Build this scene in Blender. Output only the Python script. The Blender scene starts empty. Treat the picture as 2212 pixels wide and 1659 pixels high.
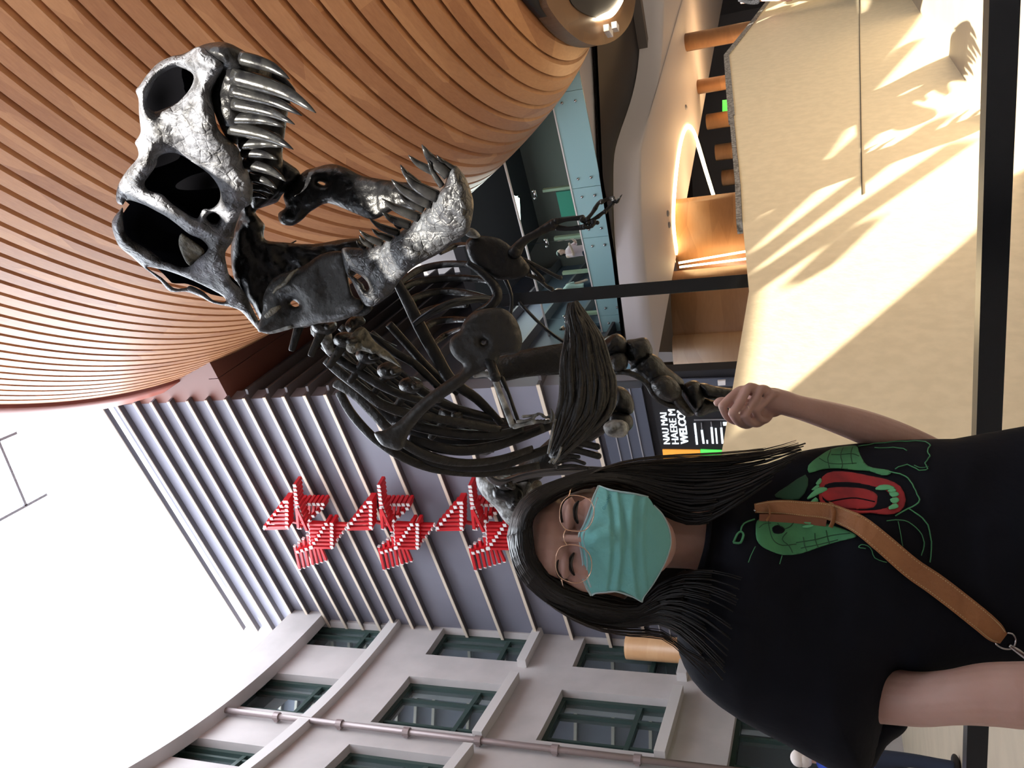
import bpy, bmesh, math, random
import numpy as np
from mathutils import Vector, Matrix, noise
random.seed(7)
S = bpy.context.scene
COL = S.collection

# ------------------------------------------------------------------ camera
IW, IH, FPX = 2212, 1659, 1800.0
TH = math.radians(20.9); RHO = math.asin(.0467); HC = 1.12
CAM = np.array([0, 0, HC])
FW = np.array([0, math.cos(TH), math.sin(TH)])
_R0 = np.array([1., 0, 0]); _U0 = np.array([0, -math.sin(TH), math.cos(TH)])
RT = math.cos(RHO)*_R0 - math.sin(RHO)*_U0      # to the right, phone held upright
UP = math.sin(RHO)*_R0 + math.cos(RHO)*_U0
cd = bpy.data.cameras.new('camera'); cam = bpy.data.objects.new('camera', cd); COL.objects.link(cam)
cd.sensor_width = 36; cd.lens = 36*FPX/IW; cd.clip_start = .05; cd.clip_end = 300
_X, _Y, _Z = -UP, RT, -FW                        # the phone lay on its side: picture right is world down
cam.matrix_world = Matrix(((_X[0], _Y[0], _Z[0], CAM[0]), (_X[1], _Y[1], _Z[1], CAM[1]), (_X[2], _Y[2], _Z[2], CAM[2]), (0, 0, 0, 1)))
S.camera = cam
# ------------------------------------------------------------------ world, sun, exposure
wd = bpy.data.worlds.new('sky'); S.world = wd; wd.use_nodes = True
bg = wd.node_tree.nodes['Background']
bg.inputs[0].default_value = (.86, .92, 1, 1); bg.inputs[1].default_value = 7.0
SUN = np.array([1.2, 4.4, -3.0]); SUN = SUN/np.linalg.norm(SUN)
sl = bpy.data.lights.new('sun', 'SUN'); sl.energy = 24; sl.color = (1, .93, .80); sl.angle = math.radians(.18)
so = bpy.data.objects.new('sun', sl); COL.objects.link(so); so.location = (-6, -20, 20)
so.rotation_euler = Vector(SUN).to_track_quat('-Z', 'Y').to_euler()
S.view_settings.view_transform = 'Standard'; S.view_settings.look = 'None'
S.view_settings.gamma = 1; S.view_settings.use_curve_mapping = False; S.view_settings.exposure = 0.45
S.cycles.max_bounces = 8; S.cycles.diffuse_bounces = 4; S.cycles.glossy_bounces = 4; S.cycles.transmission_bounces = 8
S.cycles.use_denoising = True; S.cycles.sample_clamp_indirect = 6

# ------------------------------------------------------------------ helpers: geometry
def ray(x, y): return FW + RT*((IH-y) - IW*0 - 829.5)/FPX + UP*(1106-x)/FPX
def P(x, y, D): return CAM + ray(x, y)*D
def Pz(x, y, z): r = ray(x, y); return CAM + r*((z-HC)/r[2])
def Ppl(x, y, p0, n):
    r = ray(x, y); return CAM + r*(np.dot(np.array(p0)-CAM, n)/np.dot(r, n))
def link(o, parent=None):
    COL.objects.link(o)
    if parent is not None: o.parent = parent
    return o
def mk(name, V, Fc, m, parent=None, smooth=True, mats=None, fm=None):
    me = bpy.data.meshes.new(name); me.from_pydata([tuple(map(float, v)) for v in V], [], Fc); me.validate(); me.update()
    for mm in (mats or [m]): me.materials.append(mm)
    if fm is not None and len(fm) == len(me.polygons):
        me.polygons.foreach_set('material_index', fm)
    if smooth: me.polygons.foreach_set('use_smooth', [True]*len(me.polygons))
    return link(bpy.data.objects.new(name, me), parent)
def tag(o, label=None, cat=None, group=None, kind=None):
    if label: o['label'] = label
    if cat: o['category'] = cat
    if group: o['group'] = group
    if kind: o['kind'] = kind
    return o
def root(name, loc, label, cat, group=None):
    o = link(bpy.data.objects.new(name, None)); o.empty_display_size = .1
    return tag(o, label, cat, group)
class MB:
    def __init__(s): s.V = []; s.F = []; s.M = []
    def add(s, V, F, mi=0):
        b = len(s.V); s.V += [tuple(v) for v in V]; s.F += [tuple(i+b for i in f) for f in F]; s.M += [mi]*len(F); return s
    def box(s, c, sx, sy, sz, ax=None, mi=0):
        c = np.array(c, float)
        ax = ax or (np.array([1., 0, 0]), np.array([0, 1., 0]), np.array([0, 0, 1.]))
        V = [c+ax[0]*a*sx/2+ax[1]*b*sy/2+ax[2]*d*sz/2 for a in (-1, 1) for b in (-1, 1) for d in (-1, 1)]
        return s.add(V, [(0, 1, 3, 2), (4, 6, 7, 5), (0, 4, 5, 1), (2, 3, 7, 6), (0, 2, 6, 4), (1, 5, 7, 3)], mi)
    def bar(s, a, b, w, t=None, upv=(0, 0, 1), mi=0):
        a = np.array(a, float); b = np.array(b, float); d = b-a; L = np.linalg.norm(d); d = d/L
        u = np.array(upv, float); x = np.cross(d, u)
        if np.linalg.norm(x) < 1e-3: x = np.cross(d, [1, 0, 0.01])
        x /= np.linalg.norm(x); u = np.cross(x, d)
        return s.box((a+b)/2, L, w, t or w, (d, x, u), mi)
    def tube(s, pts, n=8, sub=4, flat=1.0, closed=False, mi=0, fdir=None, cap=True):
        """pts: rows (X,Y,Z,radius) in metres"""
        p = smooth_path(np.array(pts, float), sub, closed)
        m = len(p); V = []; F = []
        prev = None
        for i in range(m):
            a = p[(i-1) % m if closed else max(i-1, 0), :3]; b = p[(i+1) % m if closed else min(i+1, m-1), :3]
            d = b-a; d = d/(np.linalg.norm(d)+1e-12)
            if prev is None:
                ref = np.array(fdir if fdir is not None else FW, float)
                if abs(d@ref)/np.linalg.norm(ref) > .95: ref = np.array([0, 0, 1.])
            else: ref = prev
            u = ref-d*(ref@d); u /= np.linalg.norm(u)+1e-12; prev = u
            w = np.cross(d, u)
            for k in range(n):
                t = 2*math.pi*k/n
                V.append(p[i, :3]+p[i, 3]*(u*math.cos(t)*flat+w*math.sin(t)))
        for i in range(m if closed else m-1):
            for k in range(n):
                a = i*n+k; b = i*n+(k+1) % n; c = ((i+1) % m)*n+(k+1) % n; d = ((i+1) % m)*n+k
                F.append((a, b, c, d))
        if not closed and cap:
            V += [p[0, :3], p[-1, :3]]; q = len(V)
            for k in range(n):
                F.append((q-2, (k+1) % n, k)); F.append((q-1, (m-1)*n+k, (m-1)*n+(k+1) % n))
        return s.add(V, F, mi)
    def ptube(s, pts, **k):
        """pts: rows (x_px, y_px, distance, radius_px)"""
        return s.tube([list(P(x, y, D))+[r*D/FPX] for x, y, D, r in pts], **k)
    def ell(s, c, r, ax=None, nu=16, nv=10, mi=0, jit=0):
        c = np.array(c, float); ax = ax or (np.array([1., 0, 0]), np.array([0, 1., 0]), np.array([0, 0, 1.]))
        V = []; F = []
        for j in range(nv+1):
            ph = math.pi*j/nv
            for i in range(nu):
                t = 2*math.pi*i/nu
                q = ax[0]*r[0]*math.sin(ph)*math.cos(t)+ax[1]*r[1]*math.sin(ph)*math.sin(t)+ax[2]*r[2]*math.cos(ph)
                if jit: q = q*(1+jit*noise.noise(Vector((c+q)*(3/max(r)))))
                V.append(c+q)
        for j in range(nv):
            for i in range(nu):
                F.append((j*nu+i, (j+1)*nu+i, (j+1)*nu+(i+1) % nu, j*nu+(i+1) % nu))
        return s.add(V, F, mi)
    def pell(s, x, y, D, rx, ry, rd=None, rot=0, **k):
        """ellipsoid at a pixel; rx, ry in pixels, rd metres in depth; rot turns it in the view plane"""
        ex = -UP; ey = -RT; c, q = math.cos(rot), math.sin(rot)
        return s.ell(P(x, y, D), (rx*D/FPX, ry*D/FPX, rd or min(rx, ry)*D/FPX), (ex*c+ey*q, -ex*q+ey*c, FW), **k)
    def build(s, name, m=None, parent=None, smooth=True, mats=None):
        return mk(name, s.V, s.F, m, parent, smooth, mats, s.M if mats else None)
    def remesh(s, name, vox, m, parent=None, sm=3, split=False):
        me = bpy.data.meshes.new('t'); me.from_pydata([tuple(map(float, v)) for v in s.V], [], s.F)
        o = bpy.data.objects.new('t', me); COL.objects.link(o)
        r = o.modifiers.new('r', 'REMESH'); r.mode = 'VOXEL'; r.voxel_size = vox; r.use_smooth_shade = True
        if sm: q = o.modifiers.new('s', 'SMOOTH'); q.iterations = sm; q.factor = .5
        dg = bpy.context.evaluated_depsgraph_get(); dg.update()
        nm = bpy.data.meshes.new_from_object(o.evaluated_get(dg)); nm.name = name
        bpy.data.objects.remove(o); bpy.data.meshes.remove(me)
        nm.materials.clear(); nm.materials.append(m)
        nm.polygons.foreach_set('use_smooth', [True]*len(nm.polygons))
        return link(bpy.data.objects.new(name, nm), parent)
def smooth_path(p, sub, closed=False):
    if sub <= 1 or len(p) < 3: return p
    n = len(p); out = []
    for i in range(n if closed else n-1):
        g = lambda k: p[k % n] if closed else p[min(max(k, 0), n-1)]
        p0, p1, p2, p3 = g(i-1), g(i), g(i+1), g(i+2)
        for j in range(sub):
            t = j/sub
            out.append(.5*((2*p1)+(-p0+p2)*t+(2*p0-5*p1+4*p2-p3)*t*t+(-p0+3*p1-3*p2+p3)*t**3))
    if not closed: out.append(p[-1])
    return np.array(out)
def sdf(px, py, loops):
    """distance to the edges, positive inside outline and outside holes"""
    d = np.full(px.shape, 1e9); ins = np.zeros(px.shape, bool)
    for L in loops:
        L = np.array(L, float); Q = np.roll(L, -1, 0)
        for (ax, ay), (bx, by) in zip(L, Q):
            vx, vy = bx-ax, by-ay; l2 = vx*vx+vy*vy+1e-9
            t = np.clip(((px-ax)*vx+(py-ay)*vy)/l2, 0, 1)
            d = np.minimum(d, np.hypot(px-ax-t*vx, py-ay-t*vy))
            if ay != by:
                c = ((ay > py) != (by > py)) & (px < (bx-ax)*(py-ay)/(by-ay)+ax)
                ins ^= c
    return np.where(ins, d, -d)
def depthfn(ctrl):
    c = np.array(ctrl, float)
    def f(x, y):
        w = 1/((x-c[:, 0])**2+(y-c[:, 1])**2+900.)**1.2
        return float((w*c[:, 2]).sum()/w.sum())
    return f
def relief(mb, outline, ctrl, T, R, step, holes=(), back=None, rough=0, rs=18, sm=3, mi=0, Dadd=None, rb=None):
    """solid plate of a traced outline: rounded over R px at its edges, T metres deep in front, back metres behind"""
    loops = [smooth_path(np.array(outline, float), sm, True)]+[smooth_path(np.array(h, float), sm, True) for h in holes]
    D = ctrl if callable(ctrl) else (depthfn(ctrl) if not isinstance(ctrl, (int, float)) else (lambda x, y: ctrl))
    A = loops[0]; x0, y0 = A.min(0)-step; x1, y1 = A.max(0)+step
    nx = int((x1-x0)/step)+2; ny = int((y1-y0)/step)+2
    gx = x0+step*np.arange(nx); gy = y0+step*np.arange(ny)
    X, Y = np.meshgrid(gx, gy, indexing='ij'); Z = sdf(X, Y, loops)
    idx = {}; fr = []; bk = []; V = []; F = []
    back = T if back is None else back
    def vert(key, x, y, z):
        if key in idx: return idx[key]
        q = 1-min(max(z, 0)/R, 1); t = math.sqrt(max(0, 1-q*q))
        d = D(x, y)
        n = 0
        if rough and z > 0:
            w = P(x, y, d)*rs
            n = rough*min(z/6, 1)*(noise.noise(Vector(w))+.5*noise.noise(Vector(w*2.3)))
        ex = Dadd(x, y)*t if Dadd else 0
        if z <= 1e-6:
            V.append(P(x, y, d)); i = (len(V)-1, len(V)-1)
        else:
            V.append(P(x, y, d-T*t+n-ex)); V.append(P(x, y, d+back*t)); i = (len(V)-2, len(V)-1)
        idx[key] = i; return i
    ins = Z > 0
    for i in range(nx-1):
        for j in range(ny-1):
            cs = ((i, j), (i+1, j), (i+1, j+1), (i, j+1))
            k = [ins[c] for c in cs]
            if not any(k): continue
            poly = []
            for a in range(4):
                c, e = cs[a], cs[(a+1) % 4]
                if k[a]: poly.append(vert(c, gx[c[0]], gy[c[1]], Z[c]))
                if k[a] != k[(a+1) % 4]:
                    za, zb = Z[c], Z[e]; t = za/(za-zb); t = min(max(t, .02), .98)
                    key = (min(c, e), max(c, e))
                    poly.append(vert(key, gx[c[0]]*(1-t)+gx[e[0]]*t, gy[c[1]]*(1-t)+gy[e[1]]*t, 0))
            if len(poly) > 2:
                F.append(tuple(q[0] for q in poly))
                b = tuple(q[1] for q in reversed(poly))
                if len(set(b)) > 2 and set(b) != set(F[-1]): F.append(b)
    return mb.add(V, F, mi)

# ------------------------------------------------------------------ helpers: materials
def mat(name, col, rough=.6, metal=0, bump=0, bs=20, var=0, vs=5, col2=None, spec=.5, emit=None, es=0, coat=0, trans=0, ior=1.45, alpha=1, stretch=None, sub=0, detail=6, vor=0, vors=12):
    m = bpy.data.materials.new(name); m.use_nodes = True; nt = m.node_tree; b = nt.nodes['Principled BSDF']
    b.inputs['Base Color'].default_value = (*col, 1); b.inputs['Roughness'].default_value = rough
    b.inputs['Metallic'].default_value = metal; b.inputs['Specular IOR Level'].default_value = spec
    b.inputs['Coat Weight'].default_value = coat; b.inputs['Transmission Weight'].default_value = trans
    b.inputs['IOR'].default_value = ior; b.inputs['Alpha'].default_value = alpha
    if sub: b.inputs['Subsurface Weight'].default_value = sub; b.inputs['Subsurface Radius'].default_value = (.01, .004, .002); b.inputs['Subsurface Scale'].default_value = 1
    if emit: b.inputs['Emission Color'].default_value = (*emit, 1); b.inputs['Emission Strength'].default_value = es
    tc = nt.nodes.new('ShaderNodeTexCoord'); mp = nt.nodes.new('ShaderNodeMapping'); nt.links.new(tc.outputs['Object'], mp.inputs[0])
    if stretch: mp.inputs['Scale'].default_value = stretch
    if var or col2:
        n = nt.nodes.new('ShaderNodeTexNoise'); n.inputs['Scale'].default_value = vs; n.inputs['Detail'].default_value = detail
        nt.links.new(mp.outputs[0], n.inputs[0])
        r = nt.nodes.new('ShaderNodeValToRGB'); c2 = col2 or tuple(c*(1-var) for c in col)
        r.color_ramp.elements[0].position = .38; r.color_ramp.elements[1].position = .64
        r.color_ramp.elements[0].color = (*c2, 1); r.color_ramp.elements[1].color = (*col, 1)
        nt.links.new(n.outputs[0], r.inputs[0]); nt.links.new(r.outputs[0], b.inputs['Base Color'])
    if bump:
        n = nt.nodes.new('ShaderNodeTexNoise'); n.inputs['Scale'].default_value = bs; n.inputs['Detail'].default_value = 8
        nt.links.new(mp.outputs[0], n.inputs[0]); h = n.outputs[0]
        if vor:
            v = nt.nodes.new('ShaderNodeTexVoronoi'); v.feature = 'DISTANCE_TO_EDGE'; v.inputs['Scale'].default_value = vors
            nt.links.new(mp.outputs[0], v.inputs[0])
            mx = nt.nodes.new('ShaderNodeMath'); mx.operation = 'MINIMUM'; mx.inputs[1].default_value = .12
            nt.links.new(v.outputs[0], mx.inputs[0])
            ad = nt.nodes.new('ShaderNodeMath'); ad.operation = 'MULTIPLY_ADD'; ad.inputs[1].default_value = vor*8
            nt.links.new(mx.outputs[0], ad.inputs[0]); nt.links.new(h, ad.inputs[2]); h = ad.outputs[0]
        bp = nt.nodes.new('ShaderNodeBump'); bp.inputs['Strength'].default_value = bump; bp.inputs['Distance'].default_value = .02
        nt.links.new(h, bp.inputs['Height']); nt.links.new(bp.outputs[0], b.inputs['Normal'])
    return m
def wood(name, c1, c2, rough=.45, scale=(1, 1, 1), cell=2.0, grain=.12):
    """timber: boards of differing tone along the slat plus grain"""
    m = mat(name, c1, rough, bump=.05, bs=40); nt = m.node_tree; b = nt.nodes['Principled BSDF']
    tc = nt.nodes.new('ShaderNodeTexCoord'); mp = nt.nodes.new('ShaderNodeMapping'); mp.inputs['Scale'].default_value = scale
    nt.links.new(tc.outputs['Object'], mp.inputs[0])
    v = nt.nodes.new('ShaderNodeTexVoronoi'); v.inputs['Scale'].default_value = cell; nt.links.new(mp.outputs[0], v.inputs[0])
    n = nt.nodes.new('ShaderNodeTexNoise'); n.inputs['Scale'].default_value = 6; n.inputs['Detail'].default_value = 8
    nt.links.new(mp.outputs[0], n.inputs[0])
    s = nt.nodes.new('ShaderNodeSeparateColor'); nt.links.new(v.outputs['Color'], s.inputs[0])
    a = nt.nodes.new('ShaderNodeMath'); a.operation = 'MULTIPLY_ADD'; a.inputs[1].default_value = .6
    nt.links.new(n.outputs[0], a.inputs[0]); mu = nt.nodes.new('ShaderNodeMath'); mu.operation = 'MULTIPLY'; mu.inputs[1].default_value = .6
    nt.links.new(s.outputs[0], mu.inputs[0]); nt.links.new(mu.outputs[0], a.inputs[2])
    mx = nt.nodes.new('ShaderNodeMix'); mx.data_type = 'RGBA'
    mx.inputs['A'].default_value = (*c1, 1); mx.inputs['B'].default_value = (*c2, 1)
    nt.links.new(a.outputs[0], mx.inputs['Factor']); nt.links.new(mx.outputs['Result'], b.inputs['Base Color'])
    return m
M = {}
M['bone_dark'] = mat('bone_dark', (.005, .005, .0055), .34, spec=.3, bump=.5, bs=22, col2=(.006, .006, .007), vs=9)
M['bone_shade'] = mat('bone_shade', (.002, .002, .0025), 1, spec=0)  # near-black, paints the darkness inside the skull openings
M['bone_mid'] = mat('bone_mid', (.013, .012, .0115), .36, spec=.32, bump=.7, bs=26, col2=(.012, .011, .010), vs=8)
M['bone_skull'] = mat('bone_skull', (.17, .178, .205), .42, spec=.4, bump=1, bs=24, col2=(.035, .035, .038), vs=9, vor=.12, vors=26)
M['bone_jaw'] = mat('bone_jaw', (.045, .048, .054), .34, spec=.4, bump=1, bs=24, col2=(.016, .016, .018), vs=12, vor=.12, vors=28)
M['bone_plate'] = mat('bone_plate', (.015, .015, .0155), .42, spec=.3, bump=.4, bs=30, col2=(.02, .02, .02), vs=6)
M['bone_tan'] = mat('bone_tan', (.16, .145, .105), .6, bump=1, bs=40, col2=(.06, .055, .04), vs=20)
M['bone_pale'] = mat('bone_pale', (.30, .31, .31), .5, bump=.9, bs=20, col2=(.04, .04, .036), vs=14)
M['tooth'] = mat('tooth', (.005, .005, .006), .24, spec=.32, bump=.08, bs=30, col2=(.014, .014, .014), vs=20)
M['steel_black'] = mat('steel_black', (.02, .022, .026), .25, .6)
M['steel'] = mat('steel', (.5, .5, .52), .25, 1)
M['skin'] = mat('skin', (.44, .275, .235), .48, spec=.4, bump=.06, bs=90, col2=(.38, .225, .19), vs=9, sub=.15)
M['hair'] = mat('hair', (.004, .0035, .004), .42, spec=.28)
M['hair2'] = mat('hair2', (.014, .010, .008), .4, spec=.3)
M['shirt'] = mat('shirt', (.0055, .006, .009), .9, bump=.3, bs=10, col2=(.0075, .008, .012), vs=4, spec=.1)
M['print_green'] = mat('print_green', (.06, .24, .10), .8, col2=(.04, .17, .075), vs=30)
M['print_teeth'] = mat('print_teeth', (.10, .36, .17), .8)
M['print_dark'] = mat('print_dark', (.015, .06, .03), .85)
M['print_red'] = mat('print_red', (.33, .018, .022), .8, col2=(.2, .01, .015), vs=25)
M['mask'] = mat('mask', (.16, .42, .41), .75, bump=.5, bs=16, col2=(.13, .37, .37), vs=8, spec=.3)
M['mask_edge'] = mat('mask_edge', (.34, .47, .5), .8, bump=.2, bs=200)
M['mask_ink'] = mat('mask_ink', (.03, .19, .24), .8)
M['gold'] = mat('gold', (.75, .5, .38), .2, 1)
M['leather'] = mat('leather', (.30, .125, .045), .5, bump=.25, bs=60, col2=(.24, .095, .035), vs=12)
M['stitch'] = mat('stitch', (.5, .38, .2), .7)
M['shadow_gap'] = mat('gap', (.012, .009, .008), .9)
M['ply'] = mat('ply', (.76, .63, .42), .55, bump=.06, bs=30, col2=(.70, .58, .38), vs=14, stretch=(1, 1, 1))
M['ply_edge'] = mat('ply_edge', (.35, .33, .3), .6, bump=.8, bs=50, col2=(.1, .09, .08), vs=40)
M['floor'] = mat('floor', (.36, .30, .22), .5, bump=.05, bs=8, col2=(.32, .265, .195), vs=2)
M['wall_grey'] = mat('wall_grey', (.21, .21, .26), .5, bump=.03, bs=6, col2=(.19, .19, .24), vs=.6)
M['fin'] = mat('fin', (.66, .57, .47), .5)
M['fin_dark'] = mat('fin_dark', (.09, .08, .09), .6)
M['stone'] = mat('stone', (.50, .47, .47), .8, bump=.2, bs=4, col2=(.43, .405, .405), vs=.9)
M['stone_trim'] = mat('stone_trim', (.56, .54, .54), .75, bump=.1, bs=6)
M['win_green'] = mat('win_green', (.03, .055, .05), .4)
M['win_glass'] = mat('win_glass', (.30, .36, .38), .03, .85)
M['room_dark'] = mat('room_dark', (.012, .012, .014), .8)
M['pipe'] = mat('pipe', (.27, .22, .22), .4, .3, bump=.1, bs=8)
M['red'] = mat('red', (.55, .012, .02), .4)
M['white'] = mat('white', (.75, .72, .73), .5)
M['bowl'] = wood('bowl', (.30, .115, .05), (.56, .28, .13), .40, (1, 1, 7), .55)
M['bowl_gap'] = mat('bowl_gap', (.06, .02, .01), .8)
M['bowl_rim'] = mat('bowl_rim', (.26, .06, .035), .45)
M['wood_wall'] = wood('wood_wall', (.30, .14, .06), (.46, .24, .11), .4, (.6, .6, 2.5), 1.2)
M['wood_light'] = wood('wood_light', (.42, .22, .10), (.52, .31, .16), .4, (.6, .6, 2.5), 1.2)
M['soffit_brown'] = mat('soffit_brown', (.16, .06, .045), .5)
M['plaster'] = mat('plaster', (.55, .53, .56), .6)
M['black'] = mat('black', (.012, .012, .016), .6)
M['taupe'] = mat('taupe', (.13, .115, .11), .7)
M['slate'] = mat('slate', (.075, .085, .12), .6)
M['line'] = mat('line', (.3, .3, .33), .6)
M['frost'] = mat('frost', (.30, .52, .56), .25, spec=.6, coat=.3)
M['glass'] = mat('glass', (.75, .9, .86), .02, trans=1, ior=1.05, spec=.6)
M['lens'] = mat('lens', (.97, .96, .98), .01, trans=1, ior=1.02, spec=.4)
M['led'] = mat('led', (1, .8, .5), emit=(1, .72, .36), es=9)
M['led_w'] = mat('led_w', (1, .9, .7), emit=(1, .82, .55), es=14)
M['text'] = mat('text', (.9, .95, 1), emit=(.85, .94, 1), es=.6)
M['orange'] = mat('orange', (.8, .35, .05), emit=(.9, .36, .05), es=.45)
M['lime'] = mat('lime', (.1, .7, .12), emit=(.07, .62, .08), es=.8)
M['exit'] = mat('exit', (.02, .4, .15), emit=(.02, .45, .16), es=.6)
M['spot_small'] = mat('spot_small', (1, .9, .7), emit=(1, .8, .55), es=5)

# ================================================================== THE HALL
u_d = np.array([-.821, .571, 0.]); u_d /= np.linalg.norm(u_d)     # the slatted wall runs this way, away to the left
n_g = np.array([u_d[1], -u_d[0], 0.]); n_g = n_g if n_g[1] < 0 else -n_g   # it faces the hall
G0 = np.array([.4, 17.5, 0.])
def Pg(x, y, off=0): return Ppl(x, y, G0+n_g*off, n_g)
Zv = np.array([0, 0, 1.])

fl = MB(); fl.box((10, 22, -.1), 90, 110, .2); tag(fl.build('floor', M['floor'], smooth=False), kind='structure')

# slatted grey wall with its cream fins
corner = Pg(620, 858)[:2]; leftend = Pg(640, 1345); leftend = Pg(700, 1352)
s_of = lambda p: float(np.dot(np.array(p)[:2]-G0[:2], u_d[:2]))
sL, sR = s_of(leftend), s_of(corner)
def Gp(s, z, off=0): return G0+u_d*s+n_g*off+Zv*z
top_z = Pg(241, 860)[2]
zsof = Pg(494, 861)[2]
zlow = Pg(1405, 900)[2]
wg = MB()
wg.box(Gp((sL+sR)/2+.6, top_z/2, -.2), sL-sR+1.2, .4, top_z+.3, (u_d, n_g, Zv))
wall_slat = tag(wg.build('wall_back', M['wall_grey'], smooth=False), kind='structure')
fb = MB(); zs = []
for x in (515, 546, 581, 613, 646, 681, 716, 752, 787, 825, 860, 899, 937, 1011, 1087, 1165, 1240, 1320, 1400):
    zs.append(Pg(x, 1330+(x-515)*.062)[2])
dz = zs[0]-zs[1]; z = zs[0]+dz
while z < top_z+.1: zs.append(z); z += dz
FD = .17
for z in zs:
    fb.box(Gp((sL+sR)/2+.1, z, FD/2), sL-sR+.5, FD-.01, .07, (u_d, n_g, Zv), 1)  # dark body: shade under the cream edge put into the colour
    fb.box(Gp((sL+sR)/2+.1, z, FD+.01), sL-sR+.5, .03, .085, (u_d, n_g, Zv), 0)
fb.build('fin', None, wall_slat, False, [M['fin'], M['fin_dark']])
# wall return and soffit of the recess to the right of the corner
rd = np.array([math.sin(math.radians(23.8)), math.cos(math.radians(23.8)), 0.]); rn = np.array([rd[1], -rd[0], 0.])
c0 = np.array([corner[0], corner[1], 0.])
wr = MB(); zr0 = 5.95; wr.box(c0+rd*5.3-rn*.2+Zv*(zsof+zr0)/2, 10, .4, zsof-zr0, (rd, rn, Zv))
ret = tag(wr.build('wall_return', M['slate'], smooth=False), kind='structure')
fb = MB()
for z in zs:
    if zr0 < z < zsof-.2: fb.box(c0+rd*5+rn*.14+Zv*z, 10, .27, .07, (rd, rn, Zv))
fb.build('fin', M['fin_dark'], ret, False)
sf = MB()
for k in range(16):
    sf.box(c0+rd*5-u_d*(k*.7+.34)+Zv*(zsof+.15), 10, .68, .3, (rd, -u_d, Zv))
for k in range(30):
    sf.box(c0-u_d*(k*.5+.24)+Zv*(zsof+3.3)-n_g*.2, .5, .4, 6, (u_d, n_g, Zv))
tag(sf.build('ceiling_soffit', M['soffit_brown'], smooth=False), kind='structure')
bw = MB(); bw.box(c0+rd*12-u_d*6+Zv*12.8, 22, .4, 12.4, (u_d, n_g, Zv))
tag(bw.build('wall_recess', M['taupe'], smooth=False), kind='structure')

# panelled band and black board wall under the lowest fin
pb = MB(); pr = s_of(Pg(1450, 795)[:2])
pb.box(Gp((sL+pr)/2, zlow/2, .02), sL-pr, .3, zlow, (u_d, n_g, Zv))
band = tag(pb.build('wall_sign', M['black'], smooth=False), kind='structure')
z1 = Pg(1290, 840)[2]; z0 = Pg(1394, 848)[2]
pp = MB(); pp.box(Gp((sL+sR)/2, (z0+z1)/2, .1), sL-sR, .3, z1-z0, (u_d, n_g, Zv)); pp.build('panel', M['slate'], band, False)
ln = MB()
for k in range(1, 4): ln.box(Gp((sL+sR)/2, z0+(z1-z0)*k/4, .26), sL-sR, .02, .025, (u_d, n_g, Zv))
ln.build('joint', M['line'], band, False)
# welcome board: lettering on the black wall
def text(body, x0, y0, x1, y1, hpx, m, parent, bold=0, off=.3, pln=None, ext=.004):
    """text whose baseline runs from pixel (x0,y0) to (x1,y1) on the wall"""
    a = (pln or Pg)(x0, y0, off); b = (pln or Pg)(x1, y1, off); c = (pln or Pg)(x0-hpx, y0, off)
    cu = bpy.data.curves.new('t', 'FONT'); cu.body = body; cu.size = 1; cu.extrude = ext*4; cu.offset = bold; cu.resolution_u = 3
    o = bpy.data.objects.new('t', cu); COL.objects.link(o)
    dg = bpy.context.evaluated_depsgraph_get(); dg.update()
    me = bpy.data.meshes.new_from_object(o.evaluated_get(dg)); bpy.data.objects.remove(o)
    co = np.array([v.co[:] for v in me.vertices]); w = co[:, 0].max()-co[:, 0].min(); hh = .72
    ex = (b-a)/w; ez = (c-a)/hh; nn = np.cross(ex, ez); nn /= np.linalg.norm(nn)
    mn = co[:, 0].min()
    for v, q in zip(me.vertices, co): v.co = a+ex*(q[0]-mn)+ez*q[1]+nn*(q[2]+.01)
    me.materials.clear(); me.materials.append(m); me.name = 'lettering'
    return link(bpy.data.objects.new('lettering', me), parent)
sg = root('welcome_board', None, 'black welcome board with white lettering and orange and green panels under the slatted wall', 'sign')
bb = MB(); a = Pg(1428, 800, .2); b = Pg(1600, 1000, .2); a2 = Pg(1590, 800, .2)
bb.box(Gp((s_of(a)+s_of(Pg(1460, 1080)))/2, (a[2]+.6)/2+.2, .22), s_of(Pg(1460, 1080))-s_of(a), .1, a[2]-.4, (u_d, n_g, Zv))
bb.build('board', M['black'], sg, False)
text('NAU MAI', 1448, 958, 1440, 891, 15, M['text'], sg, -.012, .28)
text('HAERE MAI', 1467, 958, 1456, 866, 16, M['text'], sg, -.012, .28)
text('WELCOME', 1487, 958, 1476, 866, 16.5, M['text'], sg, .018, .28)
text('MUSEUM ADMISSION', 1508, 959, 1503, 914, 4.6, M['text'], sg, .01, .28)
tb = MB()
for (x0, y0, x1, y1, w) in ((1520, 958, 1516, 929, .045), (1528, 958, 1527.5, 951, .035), (1540, 958, 1537, 923, .045), (1549, 958, 1546, 925, .035), (1561, 958, 1558, 924, .045), (1565, 919, 1564, 912, .05), (1571, 919, 1570, 912, .05)):
    tb.bar(Pg(x0, y0, .29), Pg(x1, y1, .29), .02, w, Zv)
tb.build('small_print', M['text'], sg, False)
tb = MB()
for (x0, y0, x1, y1) in ((1499, 907, 1574, 906), (1516, 927, 1515, 913), (1537, 922, 1536, 911), (1558, 922, 1557, 911)): tb.bar(Pg(x0, y0, .29), Pg(x1, y1, .29), .02, .02)
tb.build('rule', M['line'], sg, False)
def gq(name, pts, m, parent, off):
    V = [Pg(x, y, off) for x, y in pts]; V2 = [v-n_g*.04 for v in V]
    mb = MB(); n = len(V); mb.add(V+V2, [tuple(range(n)), tuple(range(2*n-1, n-1, -1))]+[(i, i+n, (i+1) % n+n, (i+1) % n) for i in range(n)])
    return mb.build(name, m, parent, False)
gq('orange_panel', [(1431, 972), (1512, 973), (1518, 1040), (1438, 1040)], M['orange'], sg, .30)
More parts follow.
